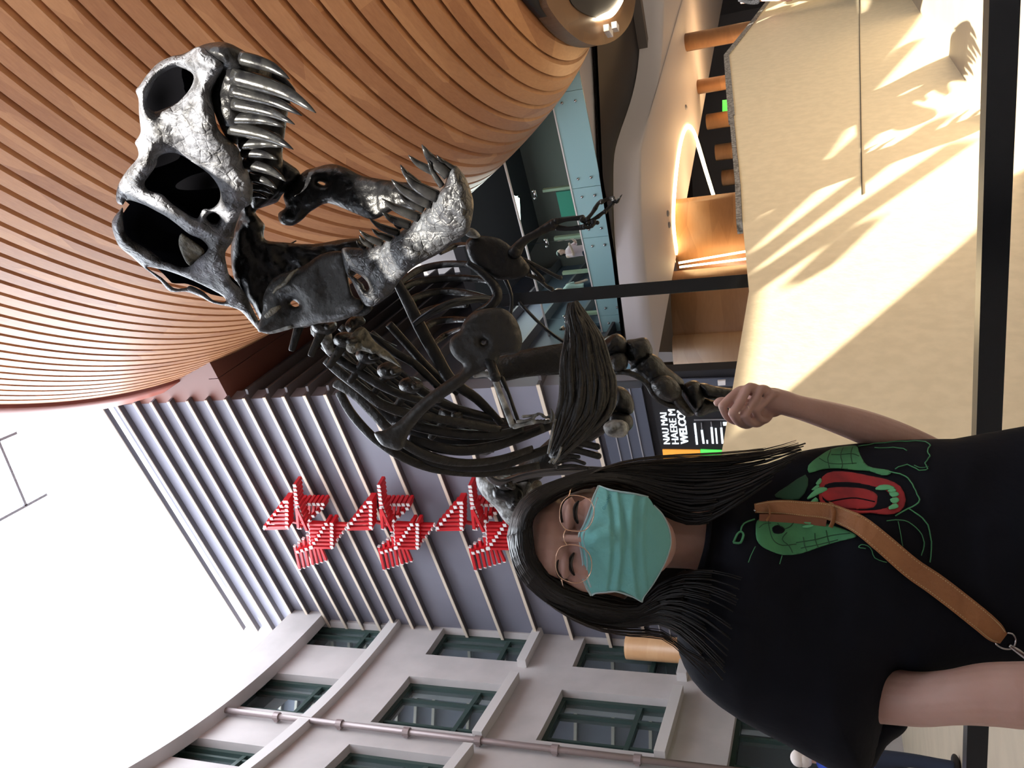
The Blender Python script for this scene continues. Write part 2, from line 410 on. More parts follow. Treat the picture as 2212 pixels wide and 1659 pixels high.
gq('green_panel', [(1513, 972), (1572, 974), (1600, 1120), (1520, 1120)], M['lime'], sg, .30)
tb = MB()
for (x0, y0, x1, y1) in ((1536, 1004, 1535, 992), (1547, 1004, 1545, 984)): tb.bar(Pg(x0, y0, .31), Pg(x1, y1, .31), .02, .03, Zv)
tb.build('small_print', M['white'], sg, False)
gq('grey_panel', [(1440, 820), (1600, 816), (1600, 834), (1445, 837)], M['slate'], band, .34)
gq('label', [(1550, 823), (1567, 822), (1567, 832), (1551, 833)], M['white'], sg, .46)

# ------------------------------------------------------------------ old stone wall, curved, on the left
zL = Pg(849, 1349)[2]
pl = np.array([Pz(x, y, zL)[:2] for x, y in ((849, 1349), (800, 1405), (761, 1450), (663, 1561), (536, 1659))])
# smooth plan curve: position across as a quadratic of distance along
d0 = pl[-1]-pl[0]; d0 = d0/np.linalg.norm(d0); nn0 = np.array([d0[1], -d0[0]])
tt = (pl-pl[0])@d0; dd = (pl-pl[0])@nn0
qa = np.polyfit(tt, dd, 2); qa[0] = max(min(qa[0], .05), -.05)
def Wp(t): return pl[0]+d0*t+nn0*np.polyval(qa, t)
hall = np.array([0, 8.])
def Wn(t):
    e = (Wp(t+.05)-Wp(t-.05)); e = e/np.linalg.norm(e); n = np.array([e[1], -e[0]])
    return n if n@(hall-Wp(t)) > 0 else -n
def hitw(x, y):
    r = ray(x, y); best = None
    for t in np.arange(-3, 22, .02):
        w = Wp(t); k = w[1]/r[1]
        if k < 0: continue
        e = abs(r[0]*k-w[0])
        if best is None or e < best[0]: best = (e, t, HC+r[2]*k)
    return best[1], best[2]
wins = []
for q in (((637, 1390), (803, 1401), (836, 1353), (676, 1340)), ((494, 1522), (572, 1452), (740, 1468), (670, 1543)), ((380, 1606), (403, 1590), (582, 1616), (536, 1659)),
          ((920, 1413), (960, 1357), (1148, 1370), (1130, 1428)), ((800, 1559), (881, 1463), (1083, 1478), (1028, 1585)), ((690, 1680), (748, 1615), (989, 1637), (940, 1720)),
          ((1238, 1440), (1262, 1380), (1475, 1390), (1450, 1455)), ((1157, 1598), (1213, 1493), (1456, 1512), (1428, 1626)), ((1590, 1640), (1590, 1535), (1900, 1560), (1900, 1700))):
    h_ = [hitw(*c) for c in q]; ts = [a for a, _ in h_]; zz = [b for _, b in h_]
    wins.append([min(ts), max(ts), min(zz), max(zz)])
# columns of windows share their place along the wall, rows share their height
colsT = []
for c in range(3):
    g = [wins[c+3*r] for r in range(3)]
    colsT.append((np.median([w[0] for w in g]), np.median([w[1] for w in g])))
W_ = []
for r in range(3):
    zb_ = np.median([wins[3*r+c][2] for c in range(2)]); zt_ = np.median([wins[3*r+c][3] for c in range(2)])
    for c in range(3): W_.append((wins[3*r+c][0], wins[3*r+c][1], zb_ if r < 2 else wins[6+c][2] if c == 2 else zb_, zt_ if not (r == 2 and c == 2) else wins[8][3]))
ztop_st = hitw(430, 1530)[1]
def stone_wall():
    tb = sorted(set([-2.5]+list(np.arange(-2, 26, 1.0))+[v for w in W_ for v in w[:2]])); zb = sorted(set([0, ztop_st]+[v for w in W_ for v in w[2:4] if v < ztop_st-.2]))
    mb = MB(); ix = {}
    def vv(t, z, dpt=0):
        k = (round(t, 4), round(z, 4), dpt)
        if k not in ix:
            p = Wp(t)-Wn(t)*dpt; mb.V.append((p[0], p[1], z)); ix[k] = len(mb.V)-1
        return ix[k]
    def quad(*a): mb.F.append(a); mb.M.append(0)
    for i in range(len(tb)-1):
        for j in range(len(zb)-1):
            tm, zm = (tb[i]+tb[i+1])/2, (zb[j]+zb[j+1])/2
            if any(w[0] < tm < w[1] and w[2] < zm < w[3] for w in W_): continue
            quad(vv(tb[i], zb[j]), vv(tb[i+1], zb[j]), vv(tb[i+1], zb[j+1]), vv(tb[i], zb[j+1]))
    for w in W_:
        zt = min(w[3], ztop_st)
        t_in = [t for t in tb if w[0] <= t <= w[1]]
        for a, b in zip(t_in[:-1], t_in[1:]):
            for z in (w[2], zt): quad(vv(a, z), vv(b, z), vv(b, z, .5), vv(a, z, .5))
            quad(vv(a, w[2], .5), vv(b, w[2], .5), vv(b, zt, .5), vv(a, zt, .5))
        for t in (w[0], w[1]): quad(vv(t, w[2]), vv(t, zt), vv(t, zt, .5), vv(t, w[2], .5))
    return tag(mb.build('wall_left', M['stone'], smooth=False), kind='structure')
st = stone_wall()
def band_w(z0, z1, out, ta, tb_, name, m, parent):
    mb = MB(); ts = np.arange(ta, tb_+.01, .4)
    for a, b in zip(ts[:-1], ts[1:]):
        pa, pb_, na, nb = Wp(a), Wp(b), Wn(a), Wn(b)
        V = [(*(p+n*o), z) for p, n in ((pa, na), (pb_, nb)) for o in (-.02, out) for z in (z0, z1)]
        mb.add(V, [(0, 1, 3, 2), (4, 6, 7, 5), (2, 3, 7, 6), (0, 2, 6, 4), (1, 5, 7, 3)])
    return mb.build(name, m, parent, False)
band_w(zL-.32, zL, .22, -2.5, 24, 'ledge', M['stone_trim'], st)
band_w(ztop_st-1.1, ztop_st+.1, .35, -2.5, 24, 'cornice', M['stone'], st)
wn = 0
for k, w in enumerate(W_):
    wn += 1; t0, t1, z0, z1 = w; z1 = min(z1, ztop_st)
    r = root('window_%d' % wn, None, None, None); tag(r, kind='structure')
    a, b = Wp(t0), Wp(t1); e = (b-a)/np.linalg.norm(b-a); n = Wn((t0+t1)/2)
    a = a-n*.3; b = b-n*.3; L = np.linalg.norm(b-a); e3 = np.array([*e, 0]); n3 = np.array([*n, 0])
    c = np.array([*((a+b)/2), 0])
    g = MB(); g.box(c+Zv*(z0+z1)/2-n3*.05, L, .04, z1-z0, (e3, n3, Zv)); g.build('pane', M['win_glass'], r, False)
    f = MB()
    for s_ in (-1, 1): f.box(c+e3*s_*(L/2-.06)+Zv*(z0+z1)/2, .12, .16, z1-z0, (e3, n3, Zv))
    for z in (z0+.05, z1-.05, z0+(z1-z0)*.28): f.box(c+Zv*z, L, .14, .12, (e3, n3, Zv))
    f.box(c+e3*(-L*.18)+Zv*(z0+z1)/2, .08, .12, z1-z0, (e3, n3, Zv)); f.box(c+e3*(L*.3)+Zv*(z0+z1)/2, .08, .12, z1-z0, (e3, n3, Zv))
    f.build('window_frame', M['win_green'], r, False)
    if k not in (0, 1, 2, 8):
        s_ = MB(); s_.box(c+n3*.36+Zv*(z0-.12), L+.5, .4, .25, (e3, n3, Zv)); s_.build('window_sill', M['stone_trim'], r, False)
# downpipe
dp = root('drainpipe', None, 'long weathered brown drainpipe running down the pale stone wall between windows', 'pipe')
tp = hitw(1000, 1609)[0]; pz0, pz1 = 1.2, hitw(450, 1546)[1]
q = Wp(tp)+Wn(tp)*.16; mb = MB(); mb.tube([(q[0], q[1], pz0-1.2, .075), (q[0], q[1], pz1, .075)], n=12, sub=1); mb.build('pipe', M['pipe'], dp)
for k in range(7):
    mb = MB(); z = pz1-.2-k*1.9; mb.tube([(q[0], q[1], z, .11), (q[0], q[1], z-.16, .11)], n=12, sub=1)
    mb.box((q[0]-Wn(tp)[0]*.08, q[1]-Wn(tp)[1]*.08, z-.08), .1, .16, .1); mb.build('bracket', M['pipe'], dp, False)
lb = MB(); a = Pg(1354, 1382, .5); b_ = Pg(1354, 1412, .5)
lb.tube([(*Pg(1354, 1397, .6), .33), (*(Pg(1354, 1397, .6)*np.array([1, 1, 0])+Zv*.0), .33)], n=20, sub=1)
tag(lb.build('timber_column', M['wood_light']), 'round light timber column standing at the foot of the pale stone wall', 'column')

# ------------------------------------------------------------------ the great timber bowl overhead
BW = dict(cx=9.097, cy=11.058, rb=3.576, rt=8.347, zt=14.779, pw=.6654, asp=.66828, ang=.0775, sx=.085, sy=.899, zb=5.0)
def bowl_pt(z, a, off=0):
    t = (z-BW['zb'])/(BW['zt']-BW['zb'])
    r = BW['rb']+(BW['rt']-BW['rb'])*max(t, 0)**BW['pw']+off
    x = r*math.cos(a); y = r*math.sin(a)/BW['asp']
    c, s = math.cos(BW['ang']), math.sin(BW['ang'])
    return (BW['cx']+BW['sx']*t+c*x-s*y, BW['cy']+BW['sy']*t+s*x+c*y, z)
def bowl():
    r = root('timber_bowl', None, 'huge slatted timber bowl hanging overhead above the skeleton', 'bowl')
    # slat heights: even steps down the slope of the curve
    zs_ = [BW['zb']]; z = BW['zb']; 
    while z < 17.2:
        t = max((z-BW['zb'])/(BW['zt']-BW['zb']), .01)
        sl_ = (BW['rt']-BW['rb'])*BW['pw']*t**(BW['pw']-1)/(BW['zt']-BW['zb'])
        z += .30/math.sqrt(1+sl_*sl_); zs_.append(z)
    N = 200; mb = MB(); gp = MB()
    for k in range(len(zs_)-1):
        z0, z1 = zs_[k], zs_[k+1]; dz_ = z1-z0
        prof = [(z0+dz_*.16, .02), (z0+dz_*.20, -.035), (z0+dz_*.92, -.035), (z0+dz_, .03), (z0+dz_, .10), (z0+dz_*.16, .10)]
        V = [bowl_pt(z, 2*math.pi*i/N, -o) for i in range(N) for z, o in prof]; n = len(prof)
        F = [(i*n+j, ((i+1) % N)*n+j, ((i+1) % N)*n+(j+1) % n, i*n+(j+1) % n) for i in range(N) for j in range(n)]
        mb.add(V, F)
    mb.build('slat', M['bowl'], r, False)
    V = [bowl_pt(z, 2*math.pi*i/N, -.09) for z in zs_ for i in range(N)]
    gp.add(V, [(k*N+i, k*N+(i+1) % N, (k+1)*N+(i+1) % N, (k+1)*N+i) for k in range(len(zs_)-1) for i in range(N)])
    gp.build('backing', M['bowl_gap'], r)
    zt = zs_[-1]; V = []; 
    for i in range(N):
        for z, o in ((zt-.25, .1), (zt+.5, .16), (zt+.5, -.5), (zt-.25, -.5)): V.append(bowl_pt(z, 2*math.pi*i/N, o))
    rm = MB(); rm.add(V, [(i*4+j, ((i+1) % N)*4+j, ((i+1) % N)*4+(j+1) % 4, i*4+(j+1) % 4) for i in range(N) for j in range(4)])
    rm.build('rim', M['bowl_rim'], r)
    bt = MB(); V = []
    for i in range(N):
        for z, o in ((5.0, .03), (4.86, .03), (4.86, -.25), (5.0, -.25)): V.append(bowl_pt(z if z < 5 else 5.0, 2*math.pi*i/N, o))
    bt.add(V, [(i*4+j, ((i+1) % N)*4+j, ((i+1) % N)*4+(j+1) % 4, i*4+(j+1) % 4) for i in range(N) for j in range(4)])
    bt.build('lower_edge', M['black'], r)
    gl = MB(); V = [bowl_pt(5.0+h_, 2*math.pi*i/N, -.6) for i in range(N) for h_ in (0, 2.4)]
    V = [(v[0], v[1], v[2]) for v in V]
    gl.add([(*bowl_pt(5.0, 2*math.pi*i/N, -.7-.0*h_)[:2], 5+h_) for i in range(N) for h_ in (0, 2.2)], [(i*2, ((i+1) % N)*2, ((i+1) % N)*2+1, i*2+1) for i in range(N)])
    gl.build('glass_ring', mat('glass_olive', (.12, .15, .10), .15, spec=.8), r)
    return r
bowl()

# oval timber drum with lit ring under the bowl
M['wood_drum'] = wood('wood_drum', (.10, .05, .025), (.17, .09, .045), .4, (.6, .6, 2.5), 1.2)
dr = root('oval_drum', None, 'oval timber ceiling drum with black centre and curved light below the bowl', 'ceiling fitting')
ov = [(1185, -40), (1180, 0), (1195, 30), (1225, 66), (1262, 92), (1300, 97), (1335, 82), (1362, 48), (1373, 0), (1375, -60), (1340, -160), (1240, -170)]
def zpoly(name, pts, z, m, parent, th=.25, sm=4, zup=None):
    L = smooth_path(np.array(pts, float), sm, True); n = len(L)
    V = [Pz(x, y, z) for x, y in L]; V2 = [v+Zv*th for v in V]
    mb = MB(); mb.add(V+V2, [tuple(range(n)), tuple(range(2*n-1, n-1, -1))]+[(i, (i+1) % n, (i+1) % n+n, i+n) for i in range(n)])
    return mb.build(name, m, parent, False)
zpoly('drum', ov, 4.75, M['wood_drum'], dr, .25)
zpoly('oval_centre', [(1233, -40), (1232, 0), (1255, 25), (1290, 38), (1320, 30), (1345, 0), (1350, -40), (1300, -120)], 4.73, M['black'], dr, .05)
mb = MB(); mb.tube([(*Pz(x, y, 4.70), r_) for x, y, r_ in ((1290, 40, .02), (1305, 36, .05), (1322, 28, .06), (1338, 8, .05), (1346, -12, .04))], n=6); mb.build('light_strip', M['led_w'], dr)
for (x, y, w_) in ((1314, 67, .16), (1329, 58, .10)):
    mb = MB(); mb.box(Pz(x, y, 4.66), .12, w_*2, .1); tag(mb.build('speaker_box' if w_ > .12 else 'detector_box', M['white'], dr, False))

# ------------------------------------------------------------------ balcony: glass front, frosted edge
n_b = n_g; B0 = P(1119, 1659-1200, 20.0)
def Pb(x, y, off=0): return Ppl(x, y, B0+n_b*off, n_b)
sb = lambda p: float(np.dot(np.array(p)[:2]-B0[:2], u_d[:2]))
def Bp(s, z, off=0): return np.array([B0[0], B0[1], 0])+u_d*s+n_b*off+Zv*z
zr = Pb(1119, 459)[2]; zft = Pb(1246, 459)[2]; zfb = Pb(1312, 459)[2]
sbl = sb(Pb(1190, 790)); sbr = -9.0
bal = MB(); zf = Pb(1283, 459)[2]; bal.box(Bp((sbl+sbr)/2, (zf+zfb)/2+.02, -3.2), sbl-sbr, 6.2, zf-zfb-.06, (u_d, n_b, Zv))
balc = tag(bal.build('floor_balcony', M['plaster'], smooth=False), kind='structure')
# joints of the frosted panels in pixels (y at the fascia)
jy = [800, 683, 513, 403, 190, -60, -400]
js = [sb(Pb(1262, y)) for y in jy]
for k in range(len(js)-2):
    a, b = js[k], js[k+1]
    r = root('balustrade_panel', None, ['glass balustrade panel with frosted edge %s' % t for t in ('behind the rib fan', 'crossed by the black support post', 'behind the reaching skeleton hand', 'with sun streaks across it', 'disappearing under the timber bowl', 'hidden behind the timber bowl')][k], 'balustrade', 'glass balustrade panels along the balcony')
    mb = MB(); mb.box(Bp((a+b)/2, (zft+zfb)/2, .03), a-b-.012, .04, zft-zfb, (u_d, n_b, Zv)); mb.build('frosted_panel', M['frost'], r, False)
    mb = MB(); mb.box(Bp((a+b)/2, (zft+zr)/2, .03), a-b-.012, .02, zr-zft, (u_d, n_b, Zv)); mb.build('clear_pane', M['glass'], r, False)
    mb = MB(); mb.box(Bp((a+b)/2, zft, .055), a-b, .03, .03, (u_d, n_b, Zv)); mb.build('edge', M['white'], r, False)
    for s_ in (b+.22, a-.22):
        for z in (zft-(zft-zfb)*.3, zft-(zft-zfb)*.72):
            mb = MB(); mb.ell(Bp(s_, z, .06), (.035, .035, .035), nu=10, nv=6); mb.build('bolt', M['steel'], r)
    mb = MB(); mb.box(Bp(a, zft+(zr-zft)*.62, .03), .16, .06, .06, (u_d, n_b, Zv)); mb.ell(Bp(a-.09, zft+(zr-zft)*.63, .08), (.03, .03, .03), nu=8, nv=6); mb.ell(Bp(a+.09, zft+(zr-zft)*.63, .08), (.03, .03, .03), nu=8, nv=6); mb.build('clamp', M['steel'], r)
hr = MB(); sbh = sb(Pb(1130, 230)); sbr = sb(Pb(1262, 60)); hr.tube([(*Bp(sbl, zr, .05), .03), (*Bp(sbh, zr, .05), .03)], n=8, sub=1)
tag(hr.build('handrail', M['white']), 'slim white handrail along the top of the glass balustrade', 'handrail')
bk = MB(); bk.box(Bp((sbl+sbr)/2, zr+1.0, -6.5), sbl-sbr+4, .3, 7, (u_d, n_b, Zv)); tag(bk.build('wall_balcony', M['taupe'], smooth=False), kind='structure')
cb = MB(); cb.box(Bp((sbl+sbr)/2-1, zr+2.0, -3.4), sbl-sbr, 6, .3, (u_d, n_b, Zv)); tag(cb.build('ceiling_balcony', M['black'], smooth=False), kind='structure')

# under-balcony plaster ceiling with rounded edge, path followed across the hall
zt_ = zfb-.12
edge = [(1362, 800), (1357, 760), (1353, 737), (1336, 600), (1327, 500), (1325, 400), (1327, 335), (1338, 290), (1352, 250), (1366, 205), (1377, 150), (1383, 80), (1386, 0), (1388, -150)]
ep = np.array([Pz(x, y, zt_)[:2] for x, y in smooth_path(np.array(edge, float), 3)])
back = np.array([.65, .76])
def plaster_ceiling():
    mb = MB(); V = []; prof = [(0, 0, 0)]; n = len(ep)
    zc = zt_-.62
    pr_ = [(.0, zt_), (.0, zt_-.30)]+[(.32-.32*math.cos(t), zt_-.30-.32*math.sin(t)) for t in np.linspace(.2, math.pi/2, 7)]+[(48, zc)]
    for p in ep:
        for o, z in pr_: V.append((p[0]+back[0]*o, p[1]+back[1]*o, z))
    m = len(pr_)
    F = [(i*m+j, i*m+j+1, (i+1)*m+j+1, (i+1)*m+j) for i in range(n-1) for j in range(m-1)]
    mb.add(V, F)
    return tag(mb.build('ceiling_plaster', M['plaster']), kind='structure'), zc
pc, zc = plaster_ceiling()
bc = MB(); V = [Pz(x, y, zt_+.02) for x, y in ((1290, 100), (1302, 380), (1330, 560), (1353, 760), (1480, 760), (1480, -300), (1240, -300))]
bc.add(V+[v+Zv*.08 for v in V], [tuple(range(7)), tuple(range(13, 6, -1))]); tag(bc.build('ceiling_dark', M['black'], smooth=False), kind='structure')
# light line in the ceiling and down the timber wall
lt = root('light_line', None, 'glowing triangular light line let into the plaster ceiling', 'ceiling light')
tri = [(1466, 572), (1458, 530), (1453, 480), (1455, 420), (1462, 350), (1470, 305), (1479, 280), (1487, 273), (1496, 281), (1507, 310), (1525, 370), (1545, 434)]
mb = MB(); mb.tube([(*Pz(x, y, zc-.01), .07) for x, y in tri], n=6, sub=4); mb.build('ceiling_strip', M['led'], lt)
dw = np.linalg.norm((Pz(1466, 572, zc)-CAM)[:2])
def Pd(x, y, ref, back_=0):   # vertical plane facing the camera through a ceiling point
    p = Pz(*ref, zc); n = np.array([p[0], p[1], 0]); n /= np.linalg.norm(n); return Ppl(x, y, p+n*back_, n)
for a, b in (((1466, 568), (1612, 543)), ((1468, 577), (1612, 559))):
    mb = MB(); mb.bar(Pd(*a, (1466, 572), -.75), Pd(*b, (1466, 572), -.75), .06); mb.build('wall_strip', M['led'], lt, False)
for k, (x, y) in enumerate(((1482, 232), (1443, 461), (1446, 486))):
    mb = MB(); mb.ell(Pz(x, y, zc-.02), (.09, .09, .04), nu=12, nv=6)
    tag(mb.build('ceiling_speaker', M['line']), ('small grey ceiling disc beside the tip of the light line', 'larger grey ceiling disc outside the long side of the light line', 'smaller grey ceiling disc outside the long side of the light line')[k], 'ceiling fitting')
# timber walls and rounded columns below
def wall_px(name, a, b, ref, m, curve=.0, th=.4, label=None, cat=None, group=None, n=14, zlo=0., back_=0):
    """upright timber wall from pixel row y=a to y=b at the distance of ref, bulging by curve metres"""
    pa, pb_ = Pd(ref[0], a, ref, back_), Pd(ref[0], b, ref, back_)
    d = pb_-pa; d[2] = 0; L = np.linalg.norm(d); d /= L; nr = np.array([d[1], -d[0], 0]); nr = nr if nr@(CAM*np.array([1, 1, 0])-pa*np.array([1, 1, 0])) > 0 else -nr
    mb = MB(); V = []
    for i in range(n+1):
        t = i/n*2-1; p = pa+d*L*(i/n)+nr*curve*math.sqrt(max(0, 1-t*t))
        for o, z in ((0, zlo), (0, zc+.03), (-th, zc+.03), (-th, zlo)): V.append((p[0]+nr[0]*o, p[1]+nr[1]*o, z))
    F = [(i*4+j, (i+1)*4+j, (i+1)*4+(j+1) % 4, i*4+(j+1) % 4) for i in range(n) for j in range(4)]
    mb.add(V, F+[(0, 1, 2, 3), (n*4, n*4+1, n*4+2, n*4+3)])
    o = mb.build(name, m)
    return tag(o, label, cat, group) if label else tag(o, kind='structure')
wall_px('wall_timber_lit', 430, 592, (1466, 560), M['wood_wall'], .5, .5)
wall_px('wall_timber_long', 586, 800, (1455, 590), M['wood_wall'], .6, .4)
wall_px('wall_timber_end', 722, 803, (1452, 640), M['wood_light'], .35, .4)
for k, (x, y0, y1, t_) in enumerate(((1482, 72, 112, 'large'), (1508, 172, 204, ''), (1529, 246, 281, ''), (1548, 312, 348, ''), (1562, 368, 402, ''))):
    wall_px('timber_column', y0, y1, (x, (y0+y1)/2), M['wood_wall'], .4, .3, ('nearest and largest of the rounded timber piers along the passage', 'rounded timber pier second from the curly haired visitor', 'rounded timber pier just above the green screen edge', 'rounded timber pier between the green screen and the light line', 'smallest farthest rounded timber pier beside the light line tip')[k], 'column', 'rounded timber piers along the passage', zlo=0)
wpb = MB(); wpb.box((14, 62, 5), 90, .4, 10.4); wpb.box((14, 46, 10.1), 90, 36, .4); wpb.box((-12, 46, 5), .4, 34, 10); tag(wpb.build('wall_passage', M['taupe'], smooth=False), kind='structure')
mb = MB(); a = Pd(1575, 215, (1530, 262), .5); b = Pd(1575, 240, (1530, 262), .5); d_ = b-a
mb.bar(a, b, .06, .5); tag(mb.build('screen', M['lime'], smooth=False), 'bright green screen between two rounded timber piers', 'screen')
ex = root('exit_sign', None, 'small green exit sign hanging by the lit timber wall', 'sign')
c_ = Pd(1553, 447, (1545, 440), -.3); er = np.array([c_[1], -c_[0], 0.]); er /= np.linalg.norm(er); en = np.array([-c_[0], -c_[1], 0]); en /= np.linalg.norm(en)
mb = MB(); mb.box(c_, .34, .04, .30, (er, en, Zv)); mb.build('panel', M['exit'], ex, False)
mb = MB(); mb.box(c_+en*.03+Zv*.08, .22, .01, .05, (er, en, Zv)); mb.bar(c_+en*.03+Zv*.02, c_+en*.03-Zv*.09, .03, .02); mb.bar(c_+en*.03-Zv*.09, c_+en*.03-Zv*.03+er*.06, .025, .02); mb.bar(c_+en*.03-Zv*.09, c_+en*.03-Zv*.03-er*.06, .025, .02)
mb.build('arrow', M['text'], ex, False)

# ------------------------------------------------------------------ red lattice sculpture on the slatted wall
rsq = root('red_lattice_sculpture', None, 'red stepped lattice sculpture with white bar ends fixed up the slatted wall', 'sculpture')
def motif(dx, sc):
    rb = MB(); wc = MB()
    def bar(x0, y0, x1, y1, off=.75, w=.072, cp=True):
        a = Pg(dx+(x0-571)*sc, y0+(dx-571)*.006, off); b = Pg(dx+(x1-571)*sc, y1+(dx-571)*.006, off)
        rb.bar(a, b, w, w, n_g)
        if cp:
            d = (b-a)/np.linalg.norm(b-a)
            wc.bar(a-d*.02, a+d*.015, w*1.06, w*1.06, n_g); wc.bar(b-d*.015, b+d*.02, w*1.06, w*1.06, n_g)
    def stub(x, y, off=.75): # bar end facing the hall
        a = Pg(dx+(x-571)*sc, y+(dx-571)*.006, off+.08); rb.bar(a-n_g*.32, a, .085, .085, Zv); wc.bar(a, a+n_g*.02, .09, .09, Zv)
    for i in range(7):      # stepped triangle
        y = 1084+i*9; x0 = 614-i*7; bar(x0, y, 622, y-1, .7); stub(x0+1, y, .72); stub(620, y, .72)
    bar(571, 1141, 623, 1140, .7)
    bar(637, 1049, 645, 1140, .8); bar(641, 1095, 664, 1146, .95); bar(645, 1090, 672, 1146, .5)
    for i in range(10): stub(637+i*1.0+(i > 4)*(i-4)*2, 1049+i*9, .85)
    for i in range(6):      # triangle hanging to the right of the diagonal
        x = 650+i*9.5; bar(x, 1090, x-2, 1140-i*8.5, .45, cp=False); stub(x, 1089, .5); stub(x-2, 1140-i*8.5, .5)
    bar(622, 1124, 665, 1134, .5); bar(640, 1078, 678, 1074, .2, .06, False)
    for i in range(7):      # bars up the wall
        y = 1132+i*8.2; bar(668+i*.6, y, 752-(i > 1)*(i-1)*6-5*(i > 0), y+1, .8); stub(705-i*5.3, y, .85); stub(717, y, .85)
    for i in range(7):      # lower slanting block
        x = 630+i*9.5; bar(x+7-i*.3, 1179-(3-abs(3-i))*8, x+18, 1228-i*3, .6); stub(x+13, 1192-i*3, .65)
    bar(673, 1128, 752, 1132, .6)
    return rb, wc
for (dx, sc) in ((571, 1.0), (750, 1.04), (943, 1.10)):
    rb, wc = motif(dx, sc); rb.add(wc.V, wc.F, 1); rb.build('lattice', None, rsq, False, [M['red'], M['white']])

# ------------------------------------------------------------------ plinth, rail
b1, b2 = Pz(2195, 340, 0), Pz(1970, 0, 0)
wd_ = (b2-b1); wd_[2] = 0; wd_ /= np.linalg.norm(wd_); wn_ = np.array([wd_[1], -wd_[0], 0]); wn_ = wn_ if wn_[1] < 0 else -wn_
def Pw(x, y, off=0): return Ppl(x, y, b1+wn_*off, wn_)
topline = [(1540, 1080), (1562, 960), (1618, 629), (1604, 480), (1600, 400), (1585, 250), (1573, 120), (1620, 60), (1665, 0), (1700, -50)]
def plinth():
    r = root('display_plinth', None, 'long pale timber display plinth under the dinosaur skeleton', 'plinth')
    T_ = [Pw(x, y) for x, y in topline]; Bm = [np.array([t[0], t[1], 0.]) for t in T_]
    fr = MB(); n = len(T_); th = -wn_*.06
    fr.add(T_+Bm+[t+th for t in T_]+[b+th for b in Bm], [(i, i+1, i+1+n, i+n) for i in range(n-1)]+[(i+2*n, i+3*n, i+1+3*n, i+1+2*n) for i in range(n-1)]+[(i, i+2*n, i+1+2*n, i+1) for i in range(n-1)])
    fr.build('front_panel', M['ply'], r, False)
    # side return going back and deck behind
    A = T_[0]; q = A+np.array([-.55, 5.0, 0]); t2 = np.array([-.05, 0, 0])
    sd = MB(); A0, q0, q1 = A*np.array([1, 1, 0]), q*np.array([1, 1, 0]), q*np.array([1, 1, 0])+Zv*1.3
    sd.add([A, q1, q0, A0, A+t2, q1+t2, q0+t2, A0+t2], [(0, 1, 2, 3), (7, 6, 5, 4), (0, 4, 5, 1), (1, 5, 6, 2)])
    sd.build('side_panel', M['ply'], r, False)
    dk = MB(); D_ = 1.30
    Vd = [np.array([*(T_[0][:2]-wn_[:2]*.07), D_]), np.array([*(T_[5][:2]-wn_[:2]*.07), D_]), np.array([*(T_[5][:2]-wn_[:2]*4), D_]), np.array([q[0]+.03, q[1], D_])]
    dk.add(Vd+[v-Zv*.1 for v in Vd], [(0, 1, 2, 3), (7, 6, 5, 4), (0, 4, 5, 1), (1, 5, 6, 2), (2, 6, 7, 3), (3, 7, 4, 0)])
    dk.build('deck', M['ply'], r, False)
    ed = MB()
    for i in range(3, n-1):
        a, b = T_[i], T_[i+1]; ed.bar(a+Zv*.02-wn_*.03, b+Zv*.02-wn_*.03, .09, .06 if i > 4 else .035)
    ed.build('edge_strip', M['ply_edge'], r, False)
    sm_ = MB(); sm_.bar(Pw(1855, -40, .004), Pw(1862, 420, .004), .006, .006); sm_.build('panel_joint', M['shadow_gap'], r, False)
plinth()
zb_ = .76
ra, rb_ = Pz(2136, 0, zb_), Pz(2088, 1600, zb_); dr_ = (rb_-ra)/np.linalg.norm(rb_-ra); nr_ = np.array([dr_[1], -dr_[0], 0]); nr_ = nr_ if nr_[1] > 0 else -nr_
rl = root('barrier_rail', None, 'black flat metal barrier rail in front of the pale plinth', 'barrier')
mb = MB(); A = ra-dr_*1.2; B = rb_+dr_*1.2
mb.bar(A+nr_*.03-Zv*.03, B+nr_*.03-Zv*.03, .075, .06); mb.build('rail', M['steel_black'], rl, False)
for t in (-1.0, 3.1):
    mb = MB(); q = ra+dr_*t+nr_*.03; mb.bar(q-Zv*.06, q*np.array([1, 1, 0]), .05); mb.build('post', M['steel_black'], rl, False)
rg = MB(); rg.box((1.6, 2.6, .06), .7, .9, .12); 

# ================================================================== hall shell, plus unseen roof and high walls added to shape the sun
def back_to_roof(p, Z=9.0): return p-SUN*((p[2]-Z)/SUN[2])
lit = [('w', 1565, 940), ('w', 1618, 629), ('w', 1600, 500), ('w', 1660, 430), ('w', 1720, 390), ('w', 1780, 330), ('w', 1822, 268), ('w', 1852, 205), ('w', 1905, 125), ('w', 1960, 60), ('w', 1985, 25),
       ('f', 1992, 0), ('g', 4.5, 9.8), ('g', 3.9, 7), ('g', 2.8, 4.6), ('g', 2.1, 3.4), ('g', 1.35, 3.0), ('f', 2212, 380), ('w', 2190, 445), ('w', 2110, 520), ('w', 1960, 650), ('w', 1760, 820), ('w', 1600, 962)]
hole = [back_to_roof(Pw(x, y) if k == 'w' else Pz(x, y, 0) if k == 'f' else np.array([x, y, 0.])) for k, x, y in lit]  # opening traced back along the sun from the wanted lit patch
leaf_slots = [[(1672, 35), (1690, 15), (1706, 10), (1700, 40), (1682, 74)], [(1845, 0), (1862, -10), (1890, 0), (1880, 25), (1850, 30)], [(1680, 190), (1697, 150), (1708, 155), (1700, 175)], [(1618, 355), (1628, 325), (1640, 335), (1650, 330), (1632, 350)]]  # extra slots that let leaf-shaped sun spots onto the plinth
